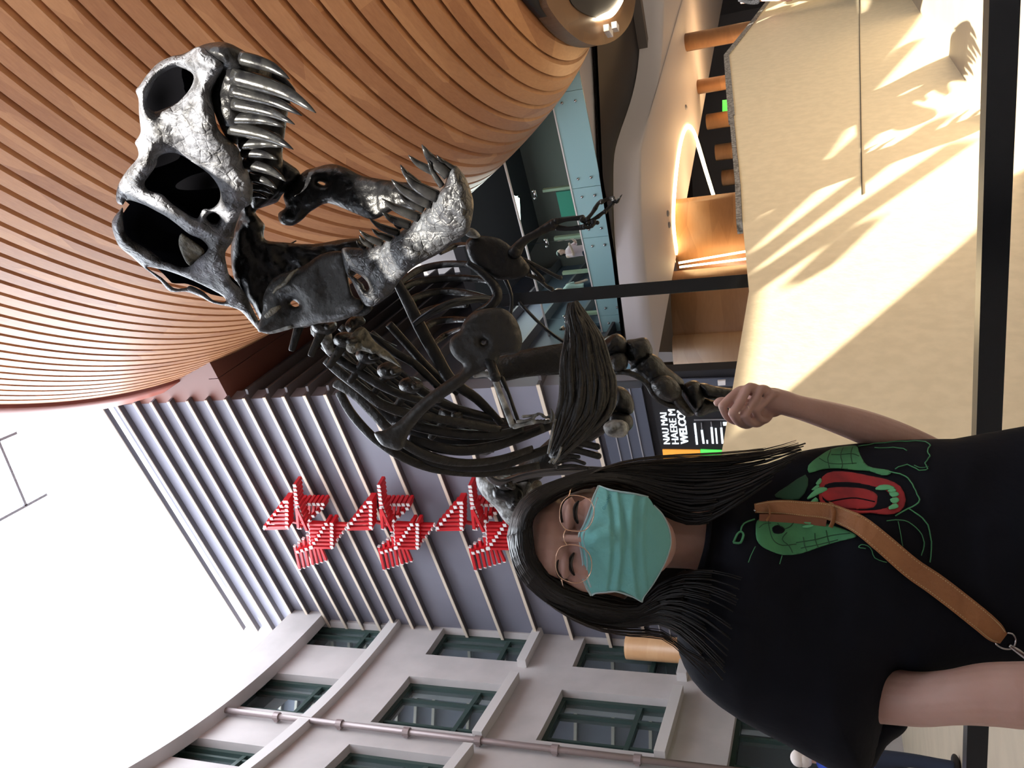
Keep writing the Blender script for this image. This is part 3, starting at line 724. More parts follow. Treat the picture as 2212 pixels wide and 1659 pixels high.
def roof():  # unseen slab added to keep the sun to chosen patches
    cu = bpy.data.curves.new('roof', 'CURVE'); cu.dimensions = '2D'; cu.fill_mode = 'BOTH'; cu.extrude = .06
    loops = [[(-40, -40), (40, -40), (40, -3.0), (2.0, -3.0), (2.0, 1.0), (-40, 1.0)], [p[:2] for p in hole]]
    for L in leaf_slots: loops.append([back_to_roof(Pw(x, y))[:2] for x, y in L])
    for L in loops:
        sp = cu.splines.new('POLY'); sp.points.add(len(L)-1); sp.use_cyclic_u = True
        for q_, l in zip(sp.points, L): q_.co = (l[0], l[1], 0, 1)
    o = bpy.data.objects.new('t', cu); COL.objects.link(o)
    dg = bpy.context.evaluated_depsgraph_get(); dg.update()
    me = bpy.data.meshes.new_from_object(o.evaluated_get(dg)); bpy.data.objects.remove(o)
    me.name = 'sun_mask_roof'; me.materials.clear(); me.materials.append(M['plaster'])
    r = link(bpy.data.objects.new('sun_mask_roof', me)); r.location.z = 9.0; return tag(r, kind='structure')
roof()
gb = MB()   # unseen bars added across the opening to throw soft stripes
for (x0, y0, x1, y1, w) in ((1603, 520, 1990, 90, .07), (1604, 565, 2010, 190, .09), (1606, 610, 2060, 255, .09), (1612, 650, 2120, 300, .16), (1790, 592, 1900, 485, .09)):
    gb.bar(back_to_roof(Pw(x0, y0))+Zv*.1, back_to_roof(Pw(x1, y1))+Zv*.1, w, .08)
tag(gb.build('sun_stripe_bars', M['white'], smooth=False), kind='structure')
wb = MB(); wb.box((0, -17, 5), 60, .4, 10); tag(wb.build('wall_rear', M['plaster'], smooth=False), kind='structure')
wb = MB(); wb.box((7, -2.4, 23), 18, .4, 22); tag(wb.build('sun_block_tower', M['stone'], smooth=False), kind='structure')  # unseen tall block added to keep sun off the bowl
wb = MB(); wb.box((-19, 1.2, 21.6), 42, .4, 25); tag(wb.build('sun_block_wall', M['stone'], smooth=False), kind='structure')  # unseen tall wall added to keep sun off the far walls
wb = MB(); wb.box((26, 22, 9), .4, 90, 18); tag(wb.build('wall_right', M['taupe'], smooth=False), kind='structure')
# upper roof deck over the bowl, and steel members of the glass roof above
rf = MB(); rf.box((13.5, 10, 19.0), 17, 30, .3); tag(rf.build('ceiling_upper', M['plaster'], smooth=False), kind='structure')
sk = MB()
for a, b in (((-30, 893), (55, 1092)), ((-60, 975), (35, 935)), ((-60, 1155), (100, 1068))):
    sk.bar(Pz(*a, 21), Pz(*b, 21), .07, .07)
tag(sk.build('ceiling_roof_frame', M['line'], smooth=False), kind='structure')
# fill light added to brighten the balcony room
l = bpy.data.lights.new('balcony_fill', 'AREA'); l.energy = 150; l.size = 3; l.color = (.85, 1, .95)
o = bpy.data.objects.new('balcony_fill', l); COL.objects.link(o); o.location = tuple(Bp(sb(Pb(1200, 600)), zr+1.6, -2.5))
# warm fill lights added below the ceiling to boost the strip glow
for (x, y, e) in ((1490, 520, 70), (1480, 400, 90), (1500, 300, 90), (1510, 170, 90), (1500, 60, 60)):
    l = bpy.data.lights.new('passage_fill', 'POINT'); l.energy = e*1.6; l.shadow_soft_size = .5; l.color = (1, .60, .28)
    o = bpy.data.objects.new('passage_fill', l); COL.objects.link(o); p = Pz(x, y, zc); o.location = (p[0], p[1], zc-1.5)
l = bpy.data.lights.new('passage_fill', 'AREA'); l.energy = 60; l.size = 1; l.color = (1, .75, .5)  # added warm area fill near the timber walls
o = bpy.data.objects.new('passage_fill', l); COL.objects.link(o); o.location = tuple(Pz(1480, 700, zc-.15))

# ================================================================== THE SKELETON
trex = root('dinosaur_skeleton', None, 'dark mounted skeleton of a large toothed dinosaur with its jaws open', 'skeleton')
SK = [(487, 93, 3.15), (297, 200, 3.3), (300, 330, 3.45), (250, 460, 3.75), (310, 590, 4.05), (450, 640, 4.15), (545, 690, 4.25), (500, 540, 3.85), (530, 420, 3.6), (470, 240, 3.3), (400, 380, 3.5)]
sk_out = [(375, 121), (397, 118), (430, 100), (460, 118), (486, 140), (470, 170), (458, 200), (460, 223), (471, 277), (498, 304), (516, 322), (525, 347), (544, 390), (546, 421), (542, 440), (524, 452), (515, 472), (507, 495), (503, 520), (487, 545), (490, 575), (500, 605), (525, 628), (540, 655), (552, 680), (563, 700), (575, 712), (563, 717), (545, 700), (520, 672), (493, 662), (460, 655), (430, 640), (401, 630), (368, 630), (346, 607), (326, 590), (308, 576), (284, 554), (259, 534), (247, 509), (242, 478), (262, 450), (267, 444), (253, 438), (251, 417), (259, 392), (276, 366), (298, 340), (297, 320), (291, 309), (296, 300), (304, 285), (302, 262), (300, 240), (299, 213), (293, 196), (302, 184), (318, 161), (343, 135)]
h_nos = [(375, 146), (394, 147), (418, 162), (411, 191), (383, 221), (358, 233), (334, 241), (320, 231), (318, 213), (331, 182), (348, 162)]
h_ant = [(341, 340), (359, 331), (384, 332), (414, 349), (453, 377), (474, 408), (475, 431), (461, 449), (440, 452), (432, 462), (426, 472), (407, 464), (368, 437), (350, 420), (322, 412), (312, 396), (322, 380), (338, 356)]
h_sm = [(446, 471), (452, 463), (462, 460), (472, 465), (475, 473), (468, 481), (456, 482)]
h_orb = [(271, 433), (308, 441), (338, 456), (363, 470), (388, 489), (408, 505), (424, 512), (436, 518), (448, 530), (449, 538), (442, 548), (428, 558), (412, 574), (390, 577), (352, 561), (319, 538), (285, 519), (270, 500), (266, 468)]
h_tmp = [(316, 577), (340, 580), (368, 587), (417, 606), (471, 633), (487, 646), (484, 653), (460, 648), (439, 630), (412, 617), (401, 622), (375, 622), (350, 600)]
mb = MB(); relief(mb, sk_out, SK, .10, 42, 3.2, [h_nos, h_ant, h_sm, h_orb, h_tmp], back=.06, rough=.012, rs=16, sm=3)
skull = mb.build('skull', M['bone_skull'], trex)
fD = depthfn(SK)
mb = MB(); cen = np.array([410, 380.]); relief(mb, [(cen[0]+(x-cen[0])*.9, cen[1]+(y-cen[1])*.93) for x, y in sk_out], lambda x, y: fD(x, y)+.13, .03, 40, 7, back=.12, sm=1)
mb.build('skull_inner_shade', M['bone_shade'], skull)  # dark sheet behind the openings, shade put into its colour
mb = MB(); relief(mb, [(390, 505), (402, 509), (420, 522), (441, 540), (437, 555), (420, 566), (410, 574), (398, 560), (386, 528)], lambda x, y: fD(x, y)+.02, .02, 14, 3, rough=.01, rs=30); mb.build('inner_bone', M['bone_tan'], skull)
# snout tip seen end on, roof of mouth
mb = MB(); relief(mb, [(343, 136), (372, 121), (397, 116), (440, 96), (487, 91), (531, 112), (565, 131), (585, 150), (590, 190), (565, 235), (545, 285), (520, 312), (490, 300), (462, 240), (455, 200), (470, 160), (440, 125), (400, 128)], lambda x, y: fD(x, y)+.05, .10, 40, 4, rough=.008, rs=20, back=.2)
mb.build('snout', M['bone_dark'], skull)
mb = MB(); relief(mb, [(500, 120), (575, 150), (622, 200), (618, 270), (610, 330), (612, 400), (575, 440), (545, 450), (535, 400), (515, 330), (500, 240)], lambda x, y: fD(x, y)+.28, .06, 30, 6, rough=.02, rs=12); mb.build('palate', M['bone_dark'], skull)
def tooth(bx, by, tx, ty, r, D0, D1, parent, bend=6):
    mx, my = (bx+tx)/2, (by+ty)/2; L = math.hypot(tx-bx, ty-by); nx, ny = -(ty-by)/L, (tx-bx)/L
    mb = MB(); mb.ptube([(bx, by, D0, r), (bx+(tx-bx)*.3+nx*bend*.7, by+(ty-by)*.3+ny*bend*.7, D0*.7+D1*.3, r*.98), (mx+(tx-bx)*.1+nx*bend, my+(ty-by)*.1+ny*bend, (D0+D1)/2, r*.78), (bx+(tx-bx)*.85+nx*bend*.5, by+(ty-by)*.85+ny*bend*.5, D1, r*.42), (tx, ty, D1, .8)], n=10, sub=3, flat=.8)
    return mb.build('tooth', M['tooth'], parent)
for t in ((520, 125, 626, 171, 15, 3.18, 3.15, -8), (505, 165, 683, 244, 19, 3.2, 3.12, -14), (500, 195, 653, 250, 14, 3.22, 3.18, -8), (505, 225, 637, 269, 14, 3.28, 3.2, -9), (500, 255, 616, 275, 13, 3.32, 3.25, -8), (495, 275, 634, 323, 16, 3.35, 3.27, -10),
          (520, 312, 612, 318, 12, 3.45, 3.38, -6), (525, 330, 600, 345, 11, 3.5, 3.42, -6), (530, 352, 618, 392, 13, 3.55, 3.45, -8), (540, 380, 598, 408, 10, 3.6, 3.52, -5), (545, 402, 592, 420, 8, 3.65, 3.6, -4), (545, 420, 580, 430, 7, 3.7, 3.65, -3),
          (560, 150, 640, 200, 12, 3.4, 3.35, -6), (570, 190, 628, 225, 11, 3.45, 3.4, -5), (560, 290, 610, 300, 11, 3.5, 3.45, -5)):
    tooth(*t[:7], skull, t[7])
# palate and throat bones behind
mb = MB(); relief(mb, [(535, 330), (588, 325), (612, 345), (648, 372), (640, 400), (612, 418), (600, 436), (580, 444), (551, 457), (572, 485), (570, 500), (574, 518), (608, 523), (678, 527), (740, 517), (790, 516), (800, 540), (760, 600), (690, 590), (640, 620), (590, 640), (572, 700), (545, 660), (505, 600), (500, 520), (520, 450)], lambda x, y: 4.05+(y-450)*.0012, .08, 25, 5, rough=.03, rs=12)
mb.build('braincase', M['bone_dark'], skull)
mb = MB(); relief(mb, [(640, 385), (660, 368), (678, 363), (715, 354), (747, 362), (778, 378), (817, 386), (855, 392), (900, 398), (930, 425), (900, 455), (860, 450), (820, 470), (800, 474), (760, 458), (709, 439), (678, 453), (666, 461), (654, 474), (638, 485), (626, 488), (606, 482), (601, 461), (617, 448), (612, 425), (620, 405)], lambda x, y: 4.0-(x-600)*.0009, .07, 22, 4, [[(690, 392), (703, 396), (700, 400), (688, 396)]], rough=.015, rs=15, back=.07)
far = mb.build('far_jaw_branch', M['bone_dark'], trex)
mb = MB(); relief(mb, [(735, 386), (760, 392), (775, 388), (795, 400), (815, 420), (850, 430), (880, 440), (850, 446), (825, 452), (808, 460), (800, 440), (785, 420), (765, 410)], 3.83, .02, 10, 3.5, rough=.01, rs=30); mb.build('inner_ridge', mat('bone_blue', (.12, .13, .17), .4, bump=.4, bs=30), far)
# lower jaw
JD = [(1000, 420, 3.3), (960, 380, 3.25), (900, 540, 3.5), (800, 600, 3.75), (700, 620, 3.95), (600, 680, 4.1)]
mb = MB(); relief(mb, [(738, 537), (770, 535), (814, 529), (863, 502), (890, 481), (910, 462), (930, 440), (940, 425), (955, 408), (963, 392), (968, 370), (982, 357), (998, 372), (1010, 392), (1018, 415), (1023, 440), (1020, 470), (1012, 500), (995, 515), (977, 526), (960, 540), (939, 553), (915, 565), (890, 580), (863, 607), (844, 635), (825, 650), (808, 661), (790, 660), (779, 646), (768, 625), (760, 608), (749, 592), (742, 570)], JD, .09, 34, 3.2, [[(757, 583), (770, 590), (784, 599), (794, 612), (797, 624), (790, 626), (782, 612), (768, 600), (755, 592)]], rough=.016, rs=15, back=.08)
jaw = mb.build('lower_jaw', M['bone_jaw'], trex)
mb = MB(); relief(mb, [(654, 575), (694, 549), (740, 543), (748, 575), (752, 601), (762, 638), (780, 648), (784, 668), (755, 686), (724, 695), (694, 698), (665, 704), (632, 709), (601, 716), (571, 718), (556, 714), (562, 690), (568, 668), (569, 640), (586, 606), (609, 591)], lambda x, y: depthfn(JD)(x, y)+.02, .07, 45, 3.5, [[(627, 654), (634, 649), (643, 654), (646, 660), (638, 663), (630, 659)]], rough=.008, rs=12, back=.05)
mb.build('jaw_angle', M['bone_plate'], jaw)
mb = MB(); mb.ptube([(590, 633, 3.98, 2), (600, 622, 3.96, 4), (617, 610, 3.93, 5), (630, 592, 3.9, 4), (645, 580, 3.9, 2)], n=6); mb.ptube([(575, 684, 4.0, 5), (590, 672, 3.97, 7), (605, 662, 3.95, 3)], n=7); mb.build('jaw_crest', M['bone_tan'], jaw)
mb = MB(); mb.ptube([(700, 672, 3.92, 6), (740, 668, 3.9, 14), (780, 668, 3.88, 16), (800, 658, 3.85, 12)], n=10, flat=.4); mb.build('jaw_plate', M['bone_plate'], jaw)
mb = MB(); mb.ptube([(560, 700, 4.15, 10), (580, 715, 4.1, 7), (630, 706, 4.05, 4)], n=8); mb.build('jaw_hinge', M['bone_pale'], jaw)  # pale bone colour paints in the light on the hinge
for (bx, by, tx, ty, r, b) in ((968, 378, 911, 312, 13, 5), (940, 372, 882, 335, 9, 4), (905, 400, 865, 356, 9, 4), (955, 402, 924, 346, 7, 3), (985, 368, 943, 335, 7, 3), (944, 425, 873, 376, 14, 6), (930, 440, 845, 387, 13, 6), (915, 452, 858, 415, 9, 4), (905, 470, 824, 428, 11, 5), (885, 487, 824, 456, 10, 5), (862, 504, 798, 472, 9, 5), (865, 490, 850, 478, 6, 2), (846, 516, 803, 494, 8, 4), (826, 526, 776, 497, 8, 4), (805, 531, 776, 508, 7, 4), (788, 534, 770, 519, 6, 3)):
    d = depthfn(JD)(bx, by)-.03; tooth(bx, by, tx, ty, r, d, d-.05, jaw, -b)
# spine: neck hidden behind the jaw, then back towards the pelvis
spine = [(650, 690, 4.35), (700, 705, 4.4), (748, 735, 4.5), (795, 768, 4.6), (842, 800, 4.75), (888, 832, 4.9), (932, 862, 5.05), (974, 893, 5.2), (1012, 928, 5.4), (1045, 965, 5.6), (1072, 1003, 5.85), (1092, 1042, 6.1), (1108, 1082, 6.4), (1122, 1125, 6.7)]
for k, (x, y, D) in enumerate(spine):
    nx, ny = spine[min(k+1, len(spine)-1)][:2]; px_, py_ = spine[max(k-1, 0)][:2]; d = np.array([nx-px_, ny-py_], float); d /= np.linalg.norm(d); q = np.array([-d[1], d[0]])   # q points to the back of the animal
    if q[0] > 0: q = -q
    r = 25-(k > 9)*3; sp = .35 if k > 8 else 1
    mb = MB(); mb.pell(x, y, D, r*1.05, r*.75, .13, math.atan2(-d[0], d[1]) if False else 0, nu=14, nv=9, jit=.12)
    mb.ptube([(x, y, D, r*.5), (x+q[0]*38*sp, y+q[1]*38*sp, D, r*.36), (x+q[0]*66*sp, y+q[1]*66*sp, D, r*.30), (x+q[0]*72*sp, y+q[1]*72*sp, D, r*.16)], n=8, flat=.6)
    mb.ptube([(x, y, D-.05, r*.4), (x-q[0]*10+d[0]*16, y-q[1]*10+d[1]*16, D-.22, r*.3), (x+d[0]*6, y+d[1]*6, D-.3, r*.22)], n=7)
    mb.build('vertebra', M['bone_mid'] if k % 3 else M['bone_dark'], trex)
mb = MB(); mb.ptube([(680, 700, 4.5, 12), (700, 722, 4.5, 16), (712, 760, 4.6, 9)], n=10); mb.ell(P(690, 712, 4.45), (.05, .04, .05), jit=.3); mb.build('neck_spine', M['bone_pale'], trex)
mb = MB(); relief(mb, [(747, 752), (760, 721), (780, 706), (792, 712), (810, 738), (840, 761), (869, 795), (850, 785), (818, 770), (780, 757), (761, 764)], 4.35, .04, 14, 3, rough=.02, rs=30); mb.build('neck_rib_head', M['bone_tan'], trex)
mb = MB(); relief(mb, [(745, 700), (760, 684), (780, 682), (790, 696), (776, 706), (758, 718), (750, 716)], 4.3, .04, 12, 3, rough=.03, rs=40); mb.build('neck_rib_head', M['bone_mid'], trex)
# far ribs, steel arc
for arc, r in (([(950, 548), (985, 530), (1012, 528)], 6), ([(862, 614), (890, 592), (914, 580), (960, 571), (1010, 571), (1045, 580)], 8), ([(858, 626), (890, 612), (921, 606), (983, 601), (1044, 604), (1070, 612)], 8), ([(872, 656), (905, 640), (950, 630), (1000, 632), (1050, 642)], 8),
               ([(888, 690), (920, 672), (960, 661), (1010, 660)], 7), ([(905, 718), (935, 697), (980, 690), (1020, 692)], 8), ([(935, 745), (965, 722), (1005, 706)], 6)):
    mb = MB(); n = len(arc); mb.ptube([(x, y, 5.0+.25*math.sin(math.pi*i/(n-1)), r*(.75+.45*math.sin(math.pi*i/(n-1)))) for i, (x, y) in enumerate(arc)], n=8, flat=.6, sub=6)
    mb.build('rib', M['bone_dark'], trex)
# near ribs sweeping round the chest
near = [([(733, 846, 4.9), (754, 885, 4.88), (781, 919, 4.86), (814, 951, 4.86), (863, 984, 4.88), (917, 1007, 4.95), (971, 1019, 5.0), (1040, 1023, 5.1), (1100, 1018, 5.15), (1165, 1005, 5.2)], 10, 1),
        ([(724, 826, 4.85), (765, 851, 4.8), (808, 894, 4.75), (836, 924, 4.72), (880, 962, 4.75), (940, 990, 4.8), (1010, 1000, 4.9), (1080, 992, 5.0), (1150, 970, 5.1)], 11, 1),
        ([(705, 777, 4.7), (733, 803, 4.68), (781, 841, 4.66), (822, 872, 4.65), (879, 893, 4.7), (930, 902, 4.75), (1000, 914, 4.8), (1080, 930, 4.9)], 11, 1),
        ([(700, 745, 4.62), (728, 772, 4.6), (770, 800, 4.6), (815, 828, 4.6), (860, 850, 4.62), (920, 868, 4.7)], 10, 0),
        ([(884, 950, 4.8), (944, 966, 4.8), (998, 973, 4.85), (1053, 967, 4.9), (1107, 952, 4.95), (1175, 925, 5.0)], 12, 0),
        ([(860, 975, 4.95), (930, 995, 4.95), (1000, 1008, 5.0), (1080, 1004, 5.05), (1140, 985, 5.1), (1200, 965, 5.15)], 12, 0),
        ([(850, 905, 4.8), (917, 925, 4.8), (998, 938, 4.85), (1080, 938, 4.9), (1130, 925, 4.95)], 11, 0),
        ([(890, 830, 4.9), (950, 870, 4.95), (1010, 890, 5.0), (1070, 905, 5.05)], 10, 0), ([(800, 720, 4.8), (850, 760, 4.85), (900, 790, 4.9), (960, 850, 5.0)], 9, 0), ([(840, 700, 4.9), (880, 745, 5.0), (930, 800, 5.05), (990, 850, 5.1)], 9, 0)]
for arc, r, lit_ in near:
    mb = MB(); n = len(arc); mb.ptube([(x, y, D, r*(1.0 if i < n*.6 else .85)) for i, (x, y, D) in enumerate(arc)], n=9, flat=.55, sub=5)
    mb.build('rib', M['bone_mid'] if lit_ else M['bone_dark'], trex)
ra1 = smooth_path(np.array([(740, 800), (790, 860), (850, 915), (930, 955), (1020, 965), (1120, 945), (1200, 915)], float), 4); ra2 = smooth_path(np.array([(735, 700), (790, 745), (850, 790), (920, 840), (990, 880), (1060, 905), (1130, 915)], float), 4)
for k in range(9):
    f = (k+.5)/9; pts = [(*(ra1[i]*(1-f)+ra2[i]*f), 5.35+.2*f, 11-3*f) for i in range(0, len(ra1), 3)]
    mb = MB(); mb.ptube(pts, n=8, flat=.5, sub=3); mb.build('rib', M['bone_dark'], trex)
mb = MB(); mb.ptube([(893, 702, 4.75, 7), (915, 685, 4.75, 8), (945, 668, 4.75, 9), (985, 653, 4.8, 9), (1040, 646, 4.9, 9), (1075, 652, 4.95, 10)], n=12)
sup = mb.build('steel_support', M['steel_black'], trex)
mb = MB(); pa, pb = P(1040, 653, 5.0), P(1616, 603, 4.75); mb.bar(pa, np.array([pb[0], pb[1]+.1, 1.28]), .075, .075); mb.build('support_post', M['steel_black'], trex, False)
for L in (((1120, 652, 4.9, 4), (1180, 712, 4.95, 4), (1232, 748, 5.0, 4)), ((760, 690, 4.3, 1.5), (800, 720, 4.4, 1.5), (857, 748, 4.5, 1.5)), ((640, 520, 4.2, 1.5), (565, 560, 4.2, 1.5)), ((830, 760, 4.5, 1.2), (900, 830, 4.6, 1.2))):
    mb = MB(); mb.ptube([*L], n=6, sub=3); mb.build('support_wire', M['steel_black'], trex)
# shoulder girdle
mb = MB(); mb.ptube([(852, 600, 4.8, 9), (880, 650, 4.8, 13), (906, 704, 4.8, 14), (940, 765, 4.85, 14), (975, 822, 4.9, 13), (1030, 862, 5.0, 11), (1083, 915, 5.05, 8)], n=9, flat=.5); mb.build('scapula', M['bone_dark'], trex)
mb = MB(); relief(mb, [(808, 937), (818, 931), (830, 929), (863, 908), (912, 861), (971, 818), (996, 802), (1000, 788), (985, 775), (975, 762), (971, 750), (974, 731), (993, 715), (1000, 698), (1015, 680), (1039, 669), (1085, 666), (1115, 691), (1128, 731), (1123, 758), (1108, 766), (1093, 767), (1079, 770), (1074, 786), (1055, 796), (1020, 813), (993, 837), (944, 870), (917, 894), (895, 920), (884, 937), (876, 955), (873, 965), (860, 973), (840, 968), (822, 959)], [(830, 950, 4.35), (1000, 790, 4.3), (1060, 730, 4.25)], .05, 18, 3.2, [[(1040, 736), (1048, 738), (1048, 744), (1041, 743)]], rough=.006, rs=14, back=.03)
mb.build('scapula', M['bone_plate'], trex)
mb = MB(); relief(mb, [(1006, 524), (1020, 510), (1036, 509), (1080, 516), (1118, 546), (1134, 563), (1145, 578), (1139, 595), (1120, 602), (1101, 604), (1074, 604), (1042, 588), (1020, 568), (1010, 548)], 4.55, .04, 20, 3.5, rough=.006, rs=14); mb.build('coracoid', M['bone_dark'], trex)
mb = MB(); relief(mb, [(1003, 503), (1015, 492), (1028, 497), (1038, 510), (1030, 515), (1012, 512)], 4.5, .04, 10, 3, rough=.01, rs=30); mb.build('coracoid_tip', M['bone_pale'], trex)
mb = MB(); mb.ptube([(1009, 567, 4.5, 6), (1042, 590, 4.5, 9), (1066, 615, 4.5, 11), (1074, 640, 4.5, 12), (1058, 662, 4.5, 11), (1032, 675, 4.5, 8), (1005, 692, 4.45, 4)], n=10); mb.build('wishbone', M['bone_dark'], trex)
# far arm, reaching forward
def bone(name, pts, m=None, parent=None, n=9, flat=.85, knob=1.25):
    p = [list(q) for q in pts]; p[0][3] *= knob; p[-1][3] *= knob
    mb = MB(); mb.ptube(p, n=n, flat=flat, sub=4); mb.ell(P(*p[0][:3]), [p[0][3]*p[0][2]/FPX]*3, nu=9, nv=6); mb.ell(P(*p[-1][:3]), [p[-1][3]*p[-1][2]/FPX]*3, nu=9, nv=6)
    return mb.build(name, M[m or 'bone_dark'], parent or trex)
bone('upper_arm_bone', [(1112, 545, 4.5, 12), (1130, 522, 4.5, 10), (1160, 504, 4.5, 9), (1195, 485, 4.5, 10)])
bone('forearm_bone', [(1202, 478, 4.48, 6), (1225, 474, 4.47, 4.5), (1258, 470, 4.46, 5)]); bone('forearm_bone', [(1205, 492, 4.5, 6), (1230, 494, 4.48, 5), (1262, 490, 4.46, 5)])
hand = bone('hand_bone', [(1258, 474, 4.45, 6), (1270, 478, 4.45, 7), (1282, 480, 4.44, 6)])
for seg in ([(1268, 474), (1278, 462), (1286, 450)], [(1286, 450), (1292, 440), (1299, 435)], [(1299, 437), (1312, 430), (1324, 428)], [(1270, 482), (1282, 474), (1292, 468)], [(1292, 468), (1302, 460), (1307, 458)], [(1307, 457), (1316, 448), (1323, 440)], [(1262, 488), (1270, 492), (1278, 487)], [(1278, 488), (1285, 482), (1290, 481)]):
    bone('finger_bone', [(x, y, 4.44, 4) for x, y in seg], parent=hand, n=7)
mb = MB(); mb.ptube([(1324, 430, 4.44, 4.5), (1332, 436, 4.43, 4), (1338, 428, 4.42, 2.5), (1344, 420, 4.41, .6)], n=7); mb.build('claw', M['tooth'], hand)
# breast ribs poking forward below the far arm
for pts in ([(1108, 553), (1135, 562), (1170, 580), (1200, 596), (1210, 600)], [(1140, 572), (1160, 590), (1172, 605)], [(1135, 592), (1160, 602), (1180, 618), (1192, 625)]):
    bone('belly_rib', [(x, y, 4.6, 4.2) for x, y in pts], 'bone_mid' if pts[0][0] != 1140 else 'bone_dark')
bone('strut', [(1085, 590, 4.7, 4), (1105, 640, 4.7, 4), (1100, 690, 4.7, 4)], 'steel_black')
# near arm
bone('upper_arm_bone', [(1055, 778, 4.25, 12), (1063, 795, 4.22, 11), (1070, 815, 4.2, 10)])
bone('forearm_bone', [(1070, 822, 4.2, 6.5), (1080, 850, 4.2, 6.5), (1094, 885, 4.2, 7), (1106, 918, 4.2, 6)], 'bone_pale', flat=.9, knob=1.1)
bone('forearm_bone', [(1084, 818, 4.25, 5), (1098, 850, 4.24, 4.5), (1110, 885, 4.22, 4.5), (1117, 905, 4.22, 4)])
bone('shoulder_tip', [(1026, 812, 4.3, 4), (1045, 808, 4.3, 6), (1060, 810, 4.3, 6)], 'bone_pale')
hand2 = bone('hand_bone', [(1112, 921, 4.2, 5), (1130, 917, 4.19, 4.5), (1152, 911, 4.18, 5)], 'bone_pale')
for seg in ([(1158, 912), (1168, 911), (1178, 912)], [(1180, 911), (1186, 911), (1192, 907)], [(1118, 911), (1135, 909), (1152, 904)], [(1152, 903), (1162, 894), (1172, 897)], [(1172, 898), (1180, 902), (1190, 898)], [(1130, 900), (1150, 898), (1160, 896)]):
    bone('finger_bone', [(x, y, 4.18, 3) for x, y in seg], 'bone_pale', hand2, n=7)
mb = MB(); mb.ptube([(1191, 911, 4.17, 4), (1194, 900, 4.17, 4.5), (1193, 890, 4.16, 2.5), (1190, 882, 4.16, .6)], n=7); mb.build('claw', M['bone_pale'], hand2)
# belly ribs: a fan of overlapping blades
Lc = smooth_path(np.array([(1229, 655), (1222, 690), (1224, 735), (1214, 765), (1211, 790), (1211, 850), (1203, 888), (1195, 920), (1188, 955), (1184, 984)], float), 4)
Rc = smooth_path(np.array([(1247, 650), (1262, 672), (1284, 702), (1303, 732), (1315, 770), (1325, 805), (1330, 840), (1322, 890), (1290, 925), (1250, 960), (1200, 1003)], float), 4)
gast = None
mb = MB(); relief(mb, [tuple(p) for p in Lc[::3]]+[tuple(p) for p in Rc[::-3]], 4.75, .06, 30, 4, sm=1, rough=.01, back=.03); gast = mb.build('gastralia', M['bone_dark'], trex)
for k in range(17):
    f = (k+.5)/17; pts = []
    for i in range(11):
        t = i/10*(.93+.07*random.random()); a = Lc[int(t*(len(Lc)-1))]; b = Rc[int(t*(len(Rc)-1))]
        w = math.hypot(*(b-a))/17*.62+1.6
        c = a*(1-f)+b*f; pts.append((c[0]+random.uniform(-1.6, 1.6), c[1], 4.70-.05*math.sin(math.pi*f)-.02*random.random(), w*(1 if i < 8 else .7)*(1.25 if k % 3 == 0 else 1)))
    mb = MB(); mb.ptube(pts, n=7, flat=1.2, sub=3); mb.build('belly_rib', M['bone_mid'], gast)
for pts in ([(1184, 980), (1192, 940), (1200, 905)], [(1194, 1002), (1206, 985), (1212, 965)], [(1186, 1000), (1196, 990)]):
    mb = MB(); mb.ptube([(x, y, 4.6, 3) for x, y in pts], n=6); mb.build('belly_rib', M['bone_pale'], gast)
# legs
LG = 5.6
def blob(name, out, D, T, R, m, rough=.012, step=3.2, rs=18):
    mb = MB(); relief(mb, out, D, T, R, step, rough=rough, rs=rs); return mb.build(name, M[m], trex)
bone('thigh_bone', [(1075, 800, LG, 26), (1130, 786, LG, 30), (1190, 778, LG, 33), (1250, 772, LG, 36), (1315, 765, LG, 38)], 'bone_mid', n=14, knob=1.05)
blob('knee_bone', [(1296, 745), (1308, 731), (1331, 720), (1350, 731), (1356, 748), (1348, 765), (1325, 768), (1303, 765)], 5.45, .12, 26, 'bone_dark')
blob('knee_bone', [(1350, 738), (1372, 732), (1394, 729), (1405, 742), (1410, 762), (1395, 782), (1370, 792), (1352, 775)], 5.5, .12, 26, 'bone_dark')
blob('knee_bone', [(1318, 768), (1338, 760), (1353, 768), (1357, 785), (1350, 800), (1330, 803), (1314, 790)], 5.4, .1, 22, 'bone_mid')
blob('shin_bone', [(1370, 780), (1400, 762), (1426, 774), (1440, 792), (1458, 806), (1478, 825), (1470, 850), (1440, 862), (1410, 845), (1385, 822), (1362, 802)], 5.5, .13, 30, 'bone_dark')
blob('ankle_bone', [(1405, 826), (1425, 812), (1445, 812), (1462, 825), (1473, 845), (1468, 862), (1448, 870), (1425, 862), (1410, 845)], 5.35, .12, 26, 'bone_mid')
mb = MB(); mb.ptube([(1318, 806, 5.4, 4), (1360, 806, 5.35, 6), (1395, 826, 5.35, 6), (1415, 855, 5.35, 7), (1442, 874, 5.35, 6), (1480, 880, 5.35, 8)], n=8, flat=.7); mb.build('calf_bone', M['bone_mid'], trex)
blob('ankle_bone', [(1462, 835), (1475, 858), (1490, 880), (1500, 896), (1482, 900), (1466, 888), (1450, 872), (1452, 850)], 5.4, .1, 18, 'bone_mid')
blob('ankle_bone', [(1473, 838), (1492, 822), (1512, 826), (1522, 850), (1520, 875), (1505, 888), (1488, 870)], 5.45, .12, 24, 'bone_dark')
blob('foot_bone', [(1508, 830), (1525, 828), (1545, 834), (1600, 842), (1640, 850), (1640, 880), (1580, 870), (1548, 862), (1522, 858)], 5.45, .1, 16, 'bone_dark')
blob('foot_bone', [(1512, 858), (1530, 862), (1560, 868), (1640, 876), (1640, 900), (1560, 888), (1532, 893), (1514, 900), (1500, 893)], 5.5, .1, 16, 'bone_mid')
